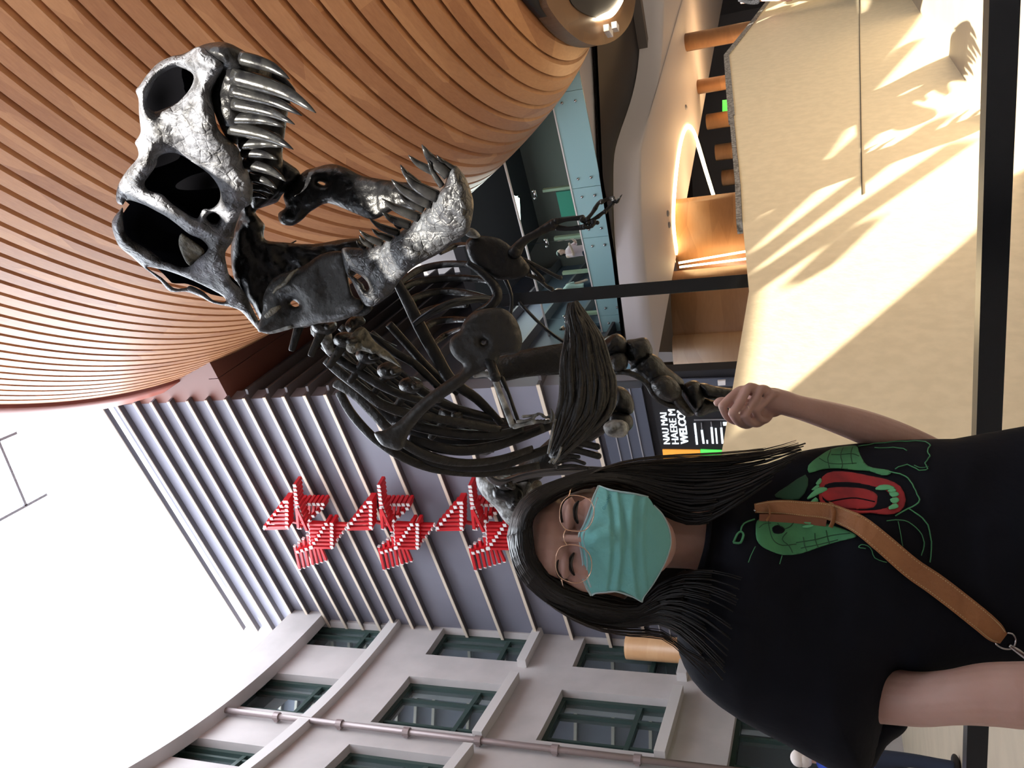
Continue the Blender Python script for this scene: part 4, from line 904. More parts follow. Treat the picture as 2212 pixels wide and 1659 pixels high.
bone('thigh_bone', [(1120, 1040, 6.3, 26), (1180, 990, 6.2, 28), (1250, 935, 6.1, 32), (1310, 890, 6.0, 36)], 'bone_mid', n=14, knob=1.0)
blob('knee_bone', [(1325, 838), (1340, 835), (1356, 844), (1367, 862), (1370, 882), (1362, 895), (1340, 892), (1320, 880)], 5.95, .12, 26, 'bone_dark')
blob('knee_bone', [(1315, 890), (1345, 890), (1363, 898), (1368, 915), (1360, 930), (1340, 935), (1315, 925)], 5.95, .12, 22, 'bone_dark')
blob('knee_bone', [(1303, 920), (1318, 908), (1340, 905), (1356, 915), (1358, 930), (1348, 944), (1328, 945), (1311, 940)], 5.85, .1, 22, 'bone_pale', .02)  # pale copy of the knee colour paints its lit lower side
# lower pelvis and tail end behind the visitor
for pts in ([(1195, 950), (1240, 955), (1290, 965)], [(1190, 968), (1240, 972), (1292, 985)], [(1200, 990), (1230, 985), (1250, 987)], [(1200, 1000), (1235, 993), (1262, 1001)], [(1205, 1010), (1235, 1006), (1270, 1012)]):
    bone('pubic_bone' if pts[0][1] < 975 else 'tail_bone', [(x, y, 5.9, 7 if pts[0][1] < 975 else 4) for x, y in pts], 'bone_mid', knob=1.1)
mb = MB(); relief(mb, [(1029, 1028), (1050, 1022), (1120, 1018), (1160, 1030), (1158, 1070), (1150, 1100), (1130, 1140), (1106, 1139), (1087, 1123), (1071, 1099), (1047, 1076), (1032, 1052)], 6.4, .2, 34, 3.5, rough=.03, rs=8); mb.build('hip_bone', M['bone_pale'], trex)
mb = MB(); relief(mb, [(1070, 1050), (1110, 1045), (1130, 1060), (1128, 1090), (1105, 1105), (1090, 1085), (1070, 1078), (1063, 1062)], 6.2, .08, 20, 3.5, rough=.02, rs=12); mb.build('hip_socket', M['bone_dark'], trex)
mb = MB(); mb.ptube([(1050, 1020, 6.0, 7), (1068, 1038, 6.0, 9), (1092, 1041, 6.0, 9), (1125, 1030, 6.0, 9), (1180, 1020, 6.0, 9), (1260, 1016, 6.0, 9), (1330, 1018, 6.0, 8)], n=12); mb.build('steel_support', mat('steel_grey', (.12, .12, .13), .25, .8), trex)
mb = MB(); relief(mb, [(1136, 1068), (1145, 1050), (1156, 1038), (1170, 1042), (1170, 1075), (1150, 1085), (1140, 1082)], 6.1, .08, 14, 3.5, rough=.02, rs=20); mb.build('hip_bone', M['bone_tan'], trex)
for k in range(3):   # tail, mostly hidden behind the visitor
    mb = MB(); D = 7.0+k*.45; mb.pell(1150+k*14, 1165+k*42, D, 24-k*2, 20-k*1.5, .16, nu=12, nv=8, jit=.15); mb.ptube([(1150+k*14, 1165+k*42, D, 9), (1105+k*16, 1165+k*42, D, 6)], n=7); mb.build('vertebra', M['bone_mid'], trex)

# ================================================================== PEOPLE
her = root('person', None, 'woman in black T-shirt, round glasses and green mask pointing her thumb back', 'person')
HC_ = (1288, 1168); AX, BY = 152, 114
def face_D(x, y, off=0, a=AX, b=BY, c=HC_, Dc=1.20, dep=.092):
    q = ((x-c[0])/a)**2+((y-c[1])/b)**2
    return Dc-dep*math.sqrt(max(0.0, 1-q))-off
ra_ = math.radians(4.5); hx = RT*math.cos(ra_)-UP*math.sin(ra_); hz = UP*math.cos(ra_)+RT*math.sin(ra_); hy = FW
def headmesh():
    mb = MB(); S_ = 1.20/FPX
    c = P(HC_[0]-8, HC_[1], 1.215)
    mb.ell(c, (BY*S_*.98, .098, AX*S_*.93), (hx, hy, hz), nu=32, nv=20)           # cranium and face
    mb.ell(P(1370, 1170, 1.165), (.052, .055, .058), (hx, hy, hz), nu=20, nv=12)  # jaw
    mb.ell(P(1190, 1166, 1.19), (.060, .074, .040), (hx, hy, hz), nu=20, nv=12)   # forehead
    mb.ptube([(1220, 1162, 1.121, 8), (1245, 1163, 1.114, 9), (1275, 1165, 1.108, 10), (1293, 1167, 1.106, 12), (1304, 1168, 1.112, 10)], n=10)   # nose
    for y in (1112, 1216):
        x = 1252 if y < 1160 else 1243
        mb.ell(P(x+22, y, 1.140), (.024, .022, .018), (hx, hy, hz), nu=14, nv=8)   # cheek
        mb.ell(P(x-24, y, 1.136), (.025, .02, .010), (hx, hy, hz), nu=14, nv=8)    # brow
        mb.ell(P(x, y, 1.138), (.017, .017, .013), (hx, hy, hz), nu=14, nv=8)      # lid
    for y, s in ((1058, 1), (1284, -1)):
        mb.ell(P(1318, y, 1.235), (.010, .016, .026), (hx, hy, hz), nu=10, nv=8)   # ear
        mb.ell(P(1365, y+5*s, 1.225), (.008, .01, .012), (hx, hy, hz), nu=10, nv=8)
    mb.ptube([(1385, 1165, 1.25, 62), (1450, 1164, 1.25, 62), (1520, 1168, 1.26, 66), (1570, 1180, 1.28, 85)], n=20)
    # shoulders, chest, hips
    mb.ptube([(1600, 1060, 1.30, 40), (1570, 1180, 1.28, 62), (1600, 1330, 1.27, 70), (1660, 1450, 1.24, 62)], n=16)
    mb.ptube([(1620, 1200, 1.30, 110), (1800, 1200, 1.30, 150), (2050, 1200, 1.32, 160), (2350, 1200, 1.34, 170)], n=20)
    # right arm hanging down, elbow turned to the camera
    mb.ptube([(1660, 1450, 1.26, 60), (1780, 1490, 1.235, 60), (1900, 1500, 1.20, 60), (1985, 1510, 1.16, 57), (2060, 1506, 1.12, 57), (2140, 1500, 1.10, 66), (2260, 1500, 1.08, 70), (2500, 1470, 1.10, 55), (2700, 1450, 1.12, 44)], n=20)
    mb.pell(2700+40, 1448, 1.12, 60, 38, .02)
    # left arm: upper arm hidden at her side, forearm raised
    mb.ptube([(1640, 1060, 1.30, 45), (1800, 1020, 1.34, 44), (1960, 1010, 1.38, 42), (2040, 1000, 1.38, 42)], n=16)
    mb.ptube([(2040, 1000, 1.38, 40), (1960, 962, 1.35, 41), (1880, 928, 1.32, 38), (1800, 901, 1.30, 32), (1740, 884, 1.28, 27), (1715, 877, 1.276, 26), (1690, 869, 1.272, 27), (1660, 862, 1.27, 26), (1640, 858, 1.27, 20)], n=18)
    # hand
    mb.pell(1672, 862, 1.274, 38, 25, .012, .15, nu=18, nv=10); mb.pell(1645, 857, 1.274, 32, 22, .011, .1, nu=18, nv=10)
    mb.pell(1622, 884, 1.266, 34, 22, .010, .35, nu=18, nv=10); mb.pell(1655, 885, 1.276, 34, 16, .012, .2, nu=18, nv=10)
    for ch in ([(1650, 853, 1.268, 11), (1606, 842, 1.255, 10.2), (1582, 855, 1.245, 9.4), (1560, 877, 1.238, 9.2)], [(1560, 877, 1.238, 9.2), (1570, 899, 1.248, 8.6), (1586, 910, 1.264, 8), (1598, 911, 1.272, 7)],
               [(1655, 853, 1.265, 11), (1620, 836, 1.248, 10.4), (1603, 862, 1.238, 9.8), (1582, 893, 1.228, 9.8)], [(1582, 893, 1.228, 9.8), (1594, 911, 1.240, 8.8), (1611, 919, 1.258, 8.2), (1624, 917, 1.268, 7)],
               [(1668, 854, 1.266, 11), (1646, 840, 1.25, 10), (1628, 868, 1.240, 9.6), (1608, 897, 1.231, 9.6)], [(1608, 897, 1.231, 9.6), (1619, 911, 1.243, 8.7), (1635, 916, 1.258, 8.2), (1646, 912, 1.268, 7)],
               [(1685, 859, 1.268, 11), (1670, 851, 1.254, 9.6), (1650, 870, 1.245, 9.2), (1631, 887, 1.240, 9.0)], [(1631, 887, 1.240, 9.0), (1639, 903, 1.25, 8.2), (1653, 908, 1.262, 7.8), (1662, 901, 1.27, 7)],
               [(1670, 878, 1.288, 14), (1630, 882, 1.288, 12.5), (1590, 874, 1.284, 11.5), (1560, 868, 1.281, 11), (1550, 870, 1.281, 9)]):
        mb.ptube(ch, n=12, sub=4); e = ch[-1]; mb.ell(P(*e[:3]), [e[3]*e[2]/FPX]*3, nu=10, nv=8)
    return mb
body = headmesh().remesh('body', .0021, M['skin'], her, sm=3)
# face details
for (pts, r) in (([(1250, 1083), (1244, 1090), (1240.5, 1101), (1240, 1111), (1243, 1121), (1248, 1130)], 3.6), ([(1240, 1193), (1234, 1202), (1230, 1213), (1230, 1224), (1235, 1236), (1241, 1244)], 3.6)):
    mb = MB(); mb.ptube([(x, y, 1.1215, r*(.35+.65*math.sin(math.pi*(i+.5)/len(pts)))) for i, (x, y) in enumerate(pts)], n=7, sub=4); mb.build('eyelashes', M['hair'], her)
    e_ = [(x-1, y) for x, y in pts]+[(x+(6 if 0 < k_ < 5 else 2)*math.sin(math.pi*(k_+.5)/6)+1.5, y) for k_, (x, y) in reversed(list(enumerate(pts)))]
    mb = MB(); relief(mb, e_, 1.1225, .002, 5, 1.6, sm=2); mb.build('eye', mat('eye', (.012, .010, .010), .15, coat=.5), her)
for pts in ([(1216, 1128), (1213, 1112), (1213, 1096), (1220, 1080), (1236, 1071)], [(1207, 1195), (1203, 1214), (1203, 1232), (1210, 1247), (1226, 1256)]):
    mb = MB(); mb.ptube([(x, y, 1.1205+.0005*abs(i-1)**2*2, 2.4+(i > 2)*1.3-(i > 3)*1.5) for i, (x, y) in enumerate(pts)], n=7, flat=.35); mb.build('eyebrow', M['hair2'], her)
# mask
def mask_D(x, y):
    d = face_D(x, y, 0, 150, 150, (1345, 1170), 1.205, .108)
    d -= .020*math.exp(-((y-1161)/24)**2)*math.exp(-((x-1292)/42)**2)
    for k, (fx, am) in enumerate(((1322, .003), (1345, .0035), (1368, .0035), (1392, .003))):
        xx = x-fx-((y-1168)/110)**2*10*(1 if k < 2 else -1)*-1
        d += am*math.tanh(xx/3)*math.exp(-(xx/16)**2)
    d += .0025*noise.noise(Vector((x*.03, y*.025, 1.7)))
    return d
m_out = [(1294, 1050), (1283, 1075), (1275, 1100), (1265, 1128), (1255, 1148), (1252, 1160), (1257, 1188), (1261, 1215), (1261, 1248), (1268, 1268), (1278, 1286), (1287, 1281), (1310, 1279), (1332, 1278), (1367, 1289), (1387, 1300), (1391, 1288), (1410, 1262), (1430, 1228), (1443, 1198), (1449, 1170), (1444, 1140), (1431, 1112), (1412, 1092), (1400, 1074), (1370, 1067), (1330, 1061), (1310, 1056)]
mb = MB(); relief(mb, m_out, mask_D, .003, 5, 2.4, back=.002, sm=2); mask = mb.build('face_mask', M['mask'], her)
mb = MB()
mb.ptube([(x, y, mask_D(x, y)-.003, 3.6) for x, y in m_out[:11]], n=7, flat=.3); mb.ptube([(x+9, y, mask_D(x+9, y)-.0032, 3.2) for x, y in m_out[1:10]], n=6, flat=.3)
mb.ptube([(x, y, mask_D(x, y)-.002, 2.6) for x, y in m_out[10:16]], n=6, flat=.5); mb.ptube([(x, y, mask_D(x, y)-.002, 2.6) for x, y in m_out[24:]+[m_out[0]]], n=6, flat=.5)
mb.ptube([(x, y, mask_D(x, y)-.001, 2) for x, y in m_out[15:24]], n=6)
mb.build('mask_border', M['mask_edge'], mask)
for a, b in (((1296, 1050), (1300, 1042)), ((1400, 1074), (1375, 1052)), ((1280, 1286), (1290, 1296)), ((1388, 1300), (1350, 1298))):
    mb = MB(); mb.ptube([(*a, 1.2, 1.3), ((a[0]+b[0])/2, (a[1]+b[1])/2+1, 1.22, 1.3), (*b, 1.24, 1.3)], n=6); mb.build('ear_loop', M['mask_edge'], mask)
def text_on(body_, x0, y0, x1, y1, hpx, m, parent, Df, name='lettering', bold=0):
    cu = bpy.data.curves.new('t', 'FONT'); cu.body = body_; cu.size = 1; cu.offset = bold; cu.resolution_u = 2
    o = bpy.data.objects.new('t', cu); COL.objects.link(o); dg = bpy.context.evaluated_depsgraph_get(); dg.update()
    me = bpy.data.meshes.new_from_object(o.evaluated_get(dg)); bpy.data.objects.remove(o)
    co = [v.co[:] for v in me.vertices]; mn = min(c[0] for c in co); w = max(c[0] for c in co)-mn
    dx, dy = (x1-x0)/w, (y1-y0)/w; L = math.hypot(x1-x0, y1-y0); ux, uy = (y1-y0)/L*hpx/.72, -(x1-x0)/L*hpx/.72
    for v, c in zip(me.vertices, co):
        x = x0+dx*(c[0]-mn)+ux*c[1]; y = y0+dy*(c[0]-mn)+uy*c[1]; v.co = P(x, y, Df(x, y))
    me.materials.clear(); me.materials.append(m); me.name = name
    return link(bpy.data.objects.new(name, me), parent)
text_on('OnuxMO', 1306, 1102, 1322, 1070, 7, M['mask_ink'], mask, lambda x, y: mask_D(x, y)-.0045)
# glasses
gl = link(bpy.data.objects.new('glasses', None), her)
def gD(x, y): return 1.093+((y-1163)/100)**2*.012
l1 = [(1209, 1112), (1211, 1128), (1222, 1143), (1240, 1147), (1262, 1146), (1276, 1132), (1283, 1112), (1281, 1092), (1270, 1078), (1250, 1071), (1231, 1071), (1216, 1083), (1210, 1098)]
l2 = [(1200, 1215), (1202, 1198), (1210, 1183), (1228, 1177), (1250, 1179), (1268, 1190), (1277, 1208), (1277, 1232), (1268, 1249), (1250, 1259), (1230, 1257), (1210, 1247), (1202, 1232)]
for L in (l1, l2):
    mb = MB(); mb.ptube([(x, y, gD(x, y), 1.05) for x, y in L], n=7, closed=True, sub=4); mb.build('rim', M['gold'], gl)
    Ls = smooth_path(np.array(L, float), 3, True); V = [P(x, y, gD(x, y)) for x, y in Ls]; n = len(V); c = P(Ls[:, 0].mean(), Ls[:, 1].mean(), gD(*Ls.mean(0))-.0015)
    V2 = [v+FW*.0012 for v in V]; mb = MB(); mb.add(V+[c]+V2+[c+FW*.0012], [(i, (i+1) % n, n) for i in range(n)]+[((i+1) % n+n+1, i+n+1, 2*n+1) for i in range(n)]+[(i, i+n+1, (i+1) % n+n+1, (i+1) % n) for i in range(n)]); mb.build('lens', M['lens'], gl)
mb = MB(); mb.ptube([(1222, 1144, gD(1222, 1144), 1.2), (1218, 1154, 1.088, 1.3), (1219, 1168, 1.088, 1.3), (1226, 1178, 1.092, 1.2)], n=7); mb.build('bridge', M['gold'], gl)
for a, b, c in (((1229, 1071), (1232, 1060), (1240, 1052)), ((1213, 1252), (1217, 1266), (1225, 1276))):
    mb = MB(); mb.ptube([(*a, gD(*a), 1.5), (*b, 1.125, 1.7), (*c, 1.19, 1.3), (c[0]+20, c[1], 1.24, 1.3)], n=7); mb.build('temple_arm', M['gold'], gl)
for y in (1141, 1186):
    mb = MB(); mb.pell(1240, y, 1.102, 4, 2, .003, nu=8, nv=6); mb.build('nose_pad', M['lens'], gl)
# hair
def lerp3(A, B, f): return A*(1-f)+B*f
def strands(mb, outer, inner, n, r0=3.4, jx=2.5, tip=1.0, wave=3):
    A = smooth_path(np.array(outer, float), 4); B = smooth_path(np.array(inner, float), 4)
    for k in range(n):
        f = (k+random.random())/n; m = len(A); st = 0; en = m-int(random.random()**1.5*m*.32)
        ph = random.uniform(0, 6.28); pts = []
        for i in range(st, en, 3):
            p = lerp3(A[i], B[i], f); q = i/m
            bulge = math.sin(math.pi*f)
            pts.append((p[0]+random.uniform(-1, 1)+wave*math.sin(q*5+ph)*q, p[1]+random.uniform(-1, 1)+wave*math.cos(q*4+ph)*q, p[2]-.035*bulge*(1-.2*q)-random.random()*.006, r0*(.8+.5*random.random())*(1-.75*max(0, (i-en*.7)/(en*.3)))*tip))
        if len(pts) > 2: mb.ptube(pts, n=5, sub=2)
hairmb = MB()
LO = [(1100, 1158, 1.17), (1106, 1200, 1.17), (1130, 1252, 1.19), (1180, 1300, 1.22), (1240, 1336, 1.24), (1300, 1356, 1.24), (1375, 1350, 1.24), (1440, 1352, 1.21), (1500, 1400, 1.18), (1560, 1470, 1.15)]
LI = [(1146, 1140, 1.125), (1150, 1178, 1.125), (1163, 1216, 1.13), (1200, 1252, 1.145), (1250, 1275, 1.17), (1310, 1288, 1.19), (1380, 1302, 1.19), (1440, 1245, 1.18), (1520, 1225, 1.15), (1600, 1240, 1.12)]
RO = [(1100, 1158, 1.17), (1113, 1104, 1.19), (1145, 1066, 1.2), (1200, 1040, 1.23), (1270, 1020, 1.25), (1350, 1006, 1.26), (1440, 1000, 1.26), (1540, 992, 1.24), (1640, 984, 1.22), (1745, 958, 1.2)]
RI = [(1146, 1145, 1.125), (1152, 1116, 1.13), (1178, 1090, 1.14), (1230, 1062, 1.17), (1300, 1046, 1.2), (1370, 1066, 1.21), (1430, 1110, 1.2), (1500, 1135, 1.18), (1560, 1110, 1.16), (1660, 1040, 1.15)]
strands(hairmb, LO, LI, 110, 4.2); strands(hairmb, RO, RI, 110, 4.2)
hair = hairmb.build('hair', M['hair'], her)
mb = MB(); relief(mb, [(1108, 1150), (1114, 1208), (1147, 1262), (1200, 1308), (1290, 1345), (1400, 1345), (1480, 1372), (1560, 1440), (1620, 1400), (1600, 1200), (1640, 1060), (1620, 1000), (1450, 1006), (1350, 1014), (1270, 1028), (1200, 1048), (1148, 1076), (1118, 1112)], 1.32, .05, 60, 6, back=.06, sm=2); mb.build('back_hair', M['hair'], hair)
mb = MB()
for (o, i, n) in (([(1240, 1040, 1.24), (1330, 1000, 1.25), (1440, 985, 1.25), (1560, 978, 1.24), (1680, 965, 1.22), (1750, 930, 1.2)], [(1240, 1040, 1.24), (1330, 1010, 1.25), (1440, 1002, 1.25), (1560, 998, 1.24), (1680, 985, 1.22), (1755, 968, 1.2)], 26),
                  ([(1180, 1302, 1.22), (1260, 1350, 1.22), (1340, 1372, 1.22), (1430, 1380, 1.2), (1490, 1430, 1.18), (1550, 1500, 1.16)], [(1180, 1302, 1.22), (1260, 1340, 1.22), (1340, 1356, 1.22), (1430, 1362, 1.2), (1500, 1410, 1.18), (1590, 1440, 1.14)], 22)):
    mb = MB(); strands(mb, o, i, n, .9, 1, 1, 5); mb.build('loose_strands', M['hair2'], hair)
# shirt
sh_out = [(1532, 1120), (1560, 1070), (1610, 1030), (1700, 985), (1760, 969), (1850, 958), (1960, 950), (2060, 948), (2400, 948), (2400, 1452), (2212, 1462), (2060, 1466), (2005, 1476), (1962, 1472), (1944, 1462), (1930, 1500), (1909, 1561), (1896, 1615), (1868, 1680), (1790, 1660), (1700, 1610), (1600, 1557), (1520, 1498), (1478, 1440), (1462, 1380), (1478, 1310), (1516, 1230), (1522, 1194), (1530, 1168), (1531, 1145)]
SHC = [(1540, 1170, 1.235), (1620, 1300, 1.235), (1600, 1520, 1.245), (1900, 1560, 1.22), (1900, 1200, 1.235), (2200, 1200, 1.25), (2200, 960, 1.30), (1850, 970, 1.32), (1650, 1040, 1.30)]
shD = depthfn(SHC); ST_, SR_ = .105, 130
shL = [smooth_path(np.array(sh_out, float), 2, True)]
def fold(x, y):
    return .006*noise.noise(Vector((x*.006+y*.003, y*.011-x*.004, 3.1)))+.004*noise.noise(Vector((x*.016, y*.006, 9.)))*1.0
mb = MB(); relief(mb, sh_out, lambda x, y: shD(x, y)+fold(x, y), ST_, SR_, 7, back=.12, sm=2); shirt = mb.build('t_shirt', M['shirt'], her)
def sh_front(x, y):
    z = float(sdf(np.array([float(x)]), np.array([float(y)]), shL)[0]); q = 1-min(max(z, 0)/SR_, 1)
    return shD(x, y)+fold(x, y)-ST_*math.sqrt(max(0, 1-q*q))
mb = MB(); relief(mb, [(1890, 1560), (1958, 1563), (1950, 1585), (1915, 1612), (1880, 1670), (1850, 1660)], 1.24, .03, 20, 5); mb.build('sleeve_back', M['shirt'], shirt)
mb = MB(); mb.ptube([(1533, 1118, 1.2, 6), (1531, 1145, 1.175, 6), (1528, 1172, 1.168, 6), (1523, 1196, 1.17, 6), (1512, 1232, 1.18, 6)], n=8); mb.build('collar', M['shirt'], shirt)
def patch(name, out, m, lift=.0025, R=4, step=4, holes=(), T=.0008):
    mb = MB(); relief(mb, out, lambda x, y: sh_front(x, y)-lift, T, R, step, holes, back=T, sm=2); return mb.build(name, M[m], shirt)
def pline(pts, r, m, name='print_line', lift=.003, jag=0):
    p = smooth_path(np.array(pts, float), 3); mb = MB()
    mb.ptube([(x+random.uniform(-jag, jag), y+random.uniform(-jag, jag), sh_front(x, y)-lift, r) for x, y in p], n=5, sub=1); return mb.build(name, M[m], shirt)
patch('printed_head', [(1746, 1005), (1770, 985), (1795, 970), (1822, 964), (1850, 962), (1855, 975), (1868, 1000), (1885, 1010), (1920, 1015), (1924, 1024), (1905, 1027), (1880, 1018), (1850, 1016), (1810, 1012), (1775, 1014), (1748, 1022)], 'print_green')
patch('printed_jaw', [(1635, 1125), (1650, 1118), (1668, 1118), (1700, 1120), (1730, 1122), (1750, 1125), (1790, 1132), (1840, 1150), (1850, 1160), (1810, 1170), (1770, 1182), (1730, 1196), (1692, 1199), (1664, 1190), (1645, 1180), (1634, 1165), (1632, 1142)], 'print_green')
patch('printed_neck', [(1672, 1070), (1700, 1050), (1740, 1025), (1745, 1050), (1725, 1080), (1690, 1078)], 'print_dark', .0022)
patch('printed_mouth', [(1776, 1030), (1800, 1018), (1840, 1020), (1880, 1028), (1915, 1035), (1945, 1050), (1957, 1080), (1945, 1105), (1915, 1112), (1880, 1108), (1850, 1110), (1820, 1102), (1776, 1092), (1768, 1060)], 'print_red', .0022)
patch('printed_throat', [(1782, 1046), (1830, 1040), (1880, 1048), (1915, 1060), (1930, 1080), (1915, 1098), (1860, 1104), (1800, 1092), (1776, 1078)], 'shirt', .0028)
patch('printed_tongue', [(1774, 1068), (1790, 1054), (1830, 1052), (1870, 1056), (1893, 1066), (1895, 1078), (1888, 1096), (1850, 1100), (1815, 1096), (1790, 1084)], 'print_red', .0036)
pline([(1790, 1084), (1820, 1078), (1850, 1076), (1890, 1084)], 1.6, 'shirt', lift=.0046)
for q in ([(1743, 1076), (1762, 1056), (1780, 1052), (1788, 1058), (1768, 1068), (1748, 1078)], [(1750, 1085), (1762, 1074), (1768, 1082), (1760, 1088)], [(1752, 1058), (1764, 1048), (1772, 1050), (1760, 1058)], [(1762, 1044), (1772, 1032), (1775, 1040), (1768, 1048)],
          [(1890, 1058), (1900, 1048), (1920, 1047), (1934, 1054), (1920, 1058)], [(1916, 1060), (1930, 1054), (1937, 1060), (1926, 1064)], [(1920, 1064), (1938, 1062), (1942, 1070), (1928, 1074)], [(1922, 1078), (1938, 1074), (1943, 1082), (1930, 1088)], [(1920, 1094), (1936, 1087), (1941, 1096), (1922, 1101)],
          [(1732, 1128), (1745, 1121), (1755, 1126), (1750, 1132)], [(1730, 1138), (1750, 1132), (1760, 1136), (1745, 1140)]):
    patch('printed_tooth', q, 'print_teeth', .0042, 3, 2.4)
for pts, r, j in (([(1855, 964), (1890, 958), (1930, 955), (1975, 953), (2008, 958), (2004, 975), (2010, 985), (1998, 1000), (2004, 1012), (1985, 1015), (1960, 1004), (1935, 1012)], 1.3, 1.2), ([(1920, 1018), (1955, 1028), (1970, 1045), (1982, 1068), (1985, 1085), (1960, 1100), (1935, 1115)], 1.5, 1), ([(1960, 1098), (1985, 1112), (2005, 1135), (2012, 1170), (2010, 1215)], 1.5, 1.2),
                  ([(1915, 1125), (1945, 1123), (1970, 1132), (1992, 1155), (1996, 1180), (1990, 1200)], 1.2, .6), ([(1940, 1126), (1945, 1150), (1950, 1180)], .8, .4), ([(1870, 1185), (1855, 1182), (1862, 1176), (1880, 1183), (1890, 1205), (1915, 1215)], 1, .5), ([(1632, 1180), (1622, 1200), (1617, 1215)], 1, .5), ([(1690, 1200), (1684, 1218)], 1, .4),
                  ([(1975, 1005), (1990, 1010), (2005, 1008)], 1, .6), ([(1890, 968), (1930, 966), (1960, 972)], 1.2, 1.5), ([(1600, 1148), (1607, 1130), (1630, 1122)], 2.0, .5), ([(1584, 1172), (1600, 1172), (1606, 1155), (1600, 1148), (1592, 1155), (1584, 1172)], 2.6, .4)):
    pline(pts, r, 'print_green', jag=j)
for pts in ([(1660, 1126), (1664, 1150), (1672, 1168), (1690, 1178), (1720, 1175)], [(1700, 1150), (1690, 1165), (1705, 1180), (1712, 1194)], [(1735, 1160), (1738, 1178), (1744, 1192)], [(1760, 1152), (1762, 1170), (1768, 1182)], [(1785, 1146), (1788, 1162), (1792, 1176)], [(1720, 1172), (1760, 1166), (1800, 1156), (1836, 1152)], [(1730, 1184), (1770, 1176), (1810, 1166)],
            [(1770, 990), (1790, 1000), (1820, 1002), (1850, 1000)], [(1795, 972), (1788, 990), (1792, 1010)], [(1822, 966), (1816, 982), (1820, 1002), (1818, 1012)], [(1796, 982), (1816, 982), (1840, 980), (1856, 985)], [(1842, 966), (1838, 982), (1842, 1002)], [(1640, 1140), (1650, 1132), (1665, 1130)], [(1680, 1130), (1692, 1142), (1706, 1138), (1715, 1128)]):
    pline(pts, 1.0, 'print_dark', lift=.0036, jag=.3)
patch('printed_eye', [(1668, 1140), (1680, 1134), (1696, 1142), (1690, 1152), (1672, 1152)], 'shirt', .0036, 3, 3)
# trousers and shoes below the frame
wst = P(2350, 1200, 1.32)
def wp(dx, dy, z, r): return (wst[0]+dx, wst[1]+dy, z, r)
mb = MB()
for s in (-1, 1): mb.tube([wp(s*.07, .02, wst[2]+.03, .11), wp(s*.09, .02, .70, .085), wp(s*.09, .02, .45, .062), wp(s*.09, .03, .10, .05)], n=16)
mb.ell((wst[0], wst[1]+.02, wst[2]-.02), (.165, .11, .12)); mb.build('trousers', M['shirt'], her)
mb = MB()
for s in (-1, 1): mb.ell((wst[0]+s*.09, wst[1]-.03, .045), (.045, .12, .045))
mb.build('shoes', M['black'], her)
# ring
rg_ = P(1612, 882, 1.236); mb = MB(); a_ = P(1606, 876, 1.24)-P(1606, 896, 1.235)
mb.ptube([(1612, 872, 1.243, 1.3), (1616, 878, 1.2315, 1.3), (1620, 885, 1.2305, 1.3), (1621, 891, 1.24, 1.3)], n=7); tag(mb.build('finger_ring', M['gold'], her))
# shoulder bag strap: lies on her chest
bag = root('shoulder_bag_strap', None, 'tan leather crossbody strap with buckle loops lying over the black T-shirt', 'bag strap')
ctop = [(1630, 1098), (1660, 1096), (1694, 1096), (1740, 1100), (1785, 1104), (1820, 1116), (1860, 1136), (1910, 1176), (1968, 1226), (2020, 1262), (2070, 1300), (2120, 1340), (2150, 1366), (2168, 1380)]
cwid = [10, 14, 16, 17, 18, 19, 21, 22, 23, 24, 24, 24, 22, 13]
def ribbon(name, pts, wid, lift, th, m, parent, sub=5):
    c = smooth_path(np.array([(*p, w) for p, w in zip(pts, wid)], float), sub); V = []; n = len(c)
    for i in range(n):
        d = c[min(i+1, n-1), :2]-c[max(i-1, 0), :2]; d /= np.linalg.norm(d); q = np.array([-d[1], d[0]])
        dc = min(sh_front(*(c[i, :2]+q*k)) for k in (-c[i, 2]*.8, 0, c[i, 2]*.8))-lift
        for k, dd_ in ((-1, .0012), (-.92, 0), (.92, 0), (1, .0012)): V.append(P(*(c[i, :2]+q*c[i, 2]*k), dc+dd_))
        for k in (1, -1): V.append(P(*(c[i, :2]+q*c[i, 2]*k), dc+th))
    F = [(i*6+j, (i+1)*6+j, (i+1)*6+(j+1) % 6, i*6+(j+1) % 6) for i in range(n-1) for j in range(6)]+[tuple(range(6)), tuple(range(n*6-1, n*6-7, -1))]
    mb = MB(); mb.add(V, F); return mb.build(name, m, parent, False), c
ribbon('under_strap', [(1640, 1118), (1690, 1120), (1740, 1124), (1785, 1130)], [8, 9, 9, 8], .004, .003, mat('leather_dark', (.16, .05, .02), .5), bag)
st_, cc = ribbon('strap', ctop, cwid, .009, .004, M['leather'], bag)
for sgn in (-1, 1):
    mb = MB()
    for i in range(1, len(cc)-3):
        d = cc[i+1, :2]-cc[i-1, :2]; d /= np.linalg.norm(d); q = np.array([-d[1], d[0]])*sgn
        for f in (0, .5):
            p = cc[i]*(1-f)+cc[i+1]*f; c0_, c1_ = p[:2]+q*p[2]*.8, p[:2]+q*p[2]*.8+d*2.6
            dq = min(sh_front(*(p[:2]+q*k)) for k in (-p[2]*.8, 0, p[2]*.8))-.0097
            mb.bar(P(*c0_, dq), P(*c1_, dq), .0007, .0007)
    s_ = mb.build('stitching', M['stitch'], bag, False); s_['kind'] = 'stuff'
for (x, y, a) in ((1662, 1106, 18), (1800, 1113, 26)):
    mb = MB(); mb.ptube([(x-4, y-a, sh_front(x, y-a)-.008, 7), (x, y-a*.4, sh_front(x, y)-.014, 7), (x, y+a*.4, sh_front(x, y)-.014, 7), (x-6, y+a, sh_front(x, y+a)-.006, 7)], n=8, flat=.35); mb.build('keeper_loop', M['leather'], bag)
mb = MB(); mb.pell(1630, 1103, sh_front(1632, 1103)-.012, 3, 3, .003); mb.build('stud', M['steel'], bag)
mb = MB(); dR = sh_front(2180, 1385)-.012
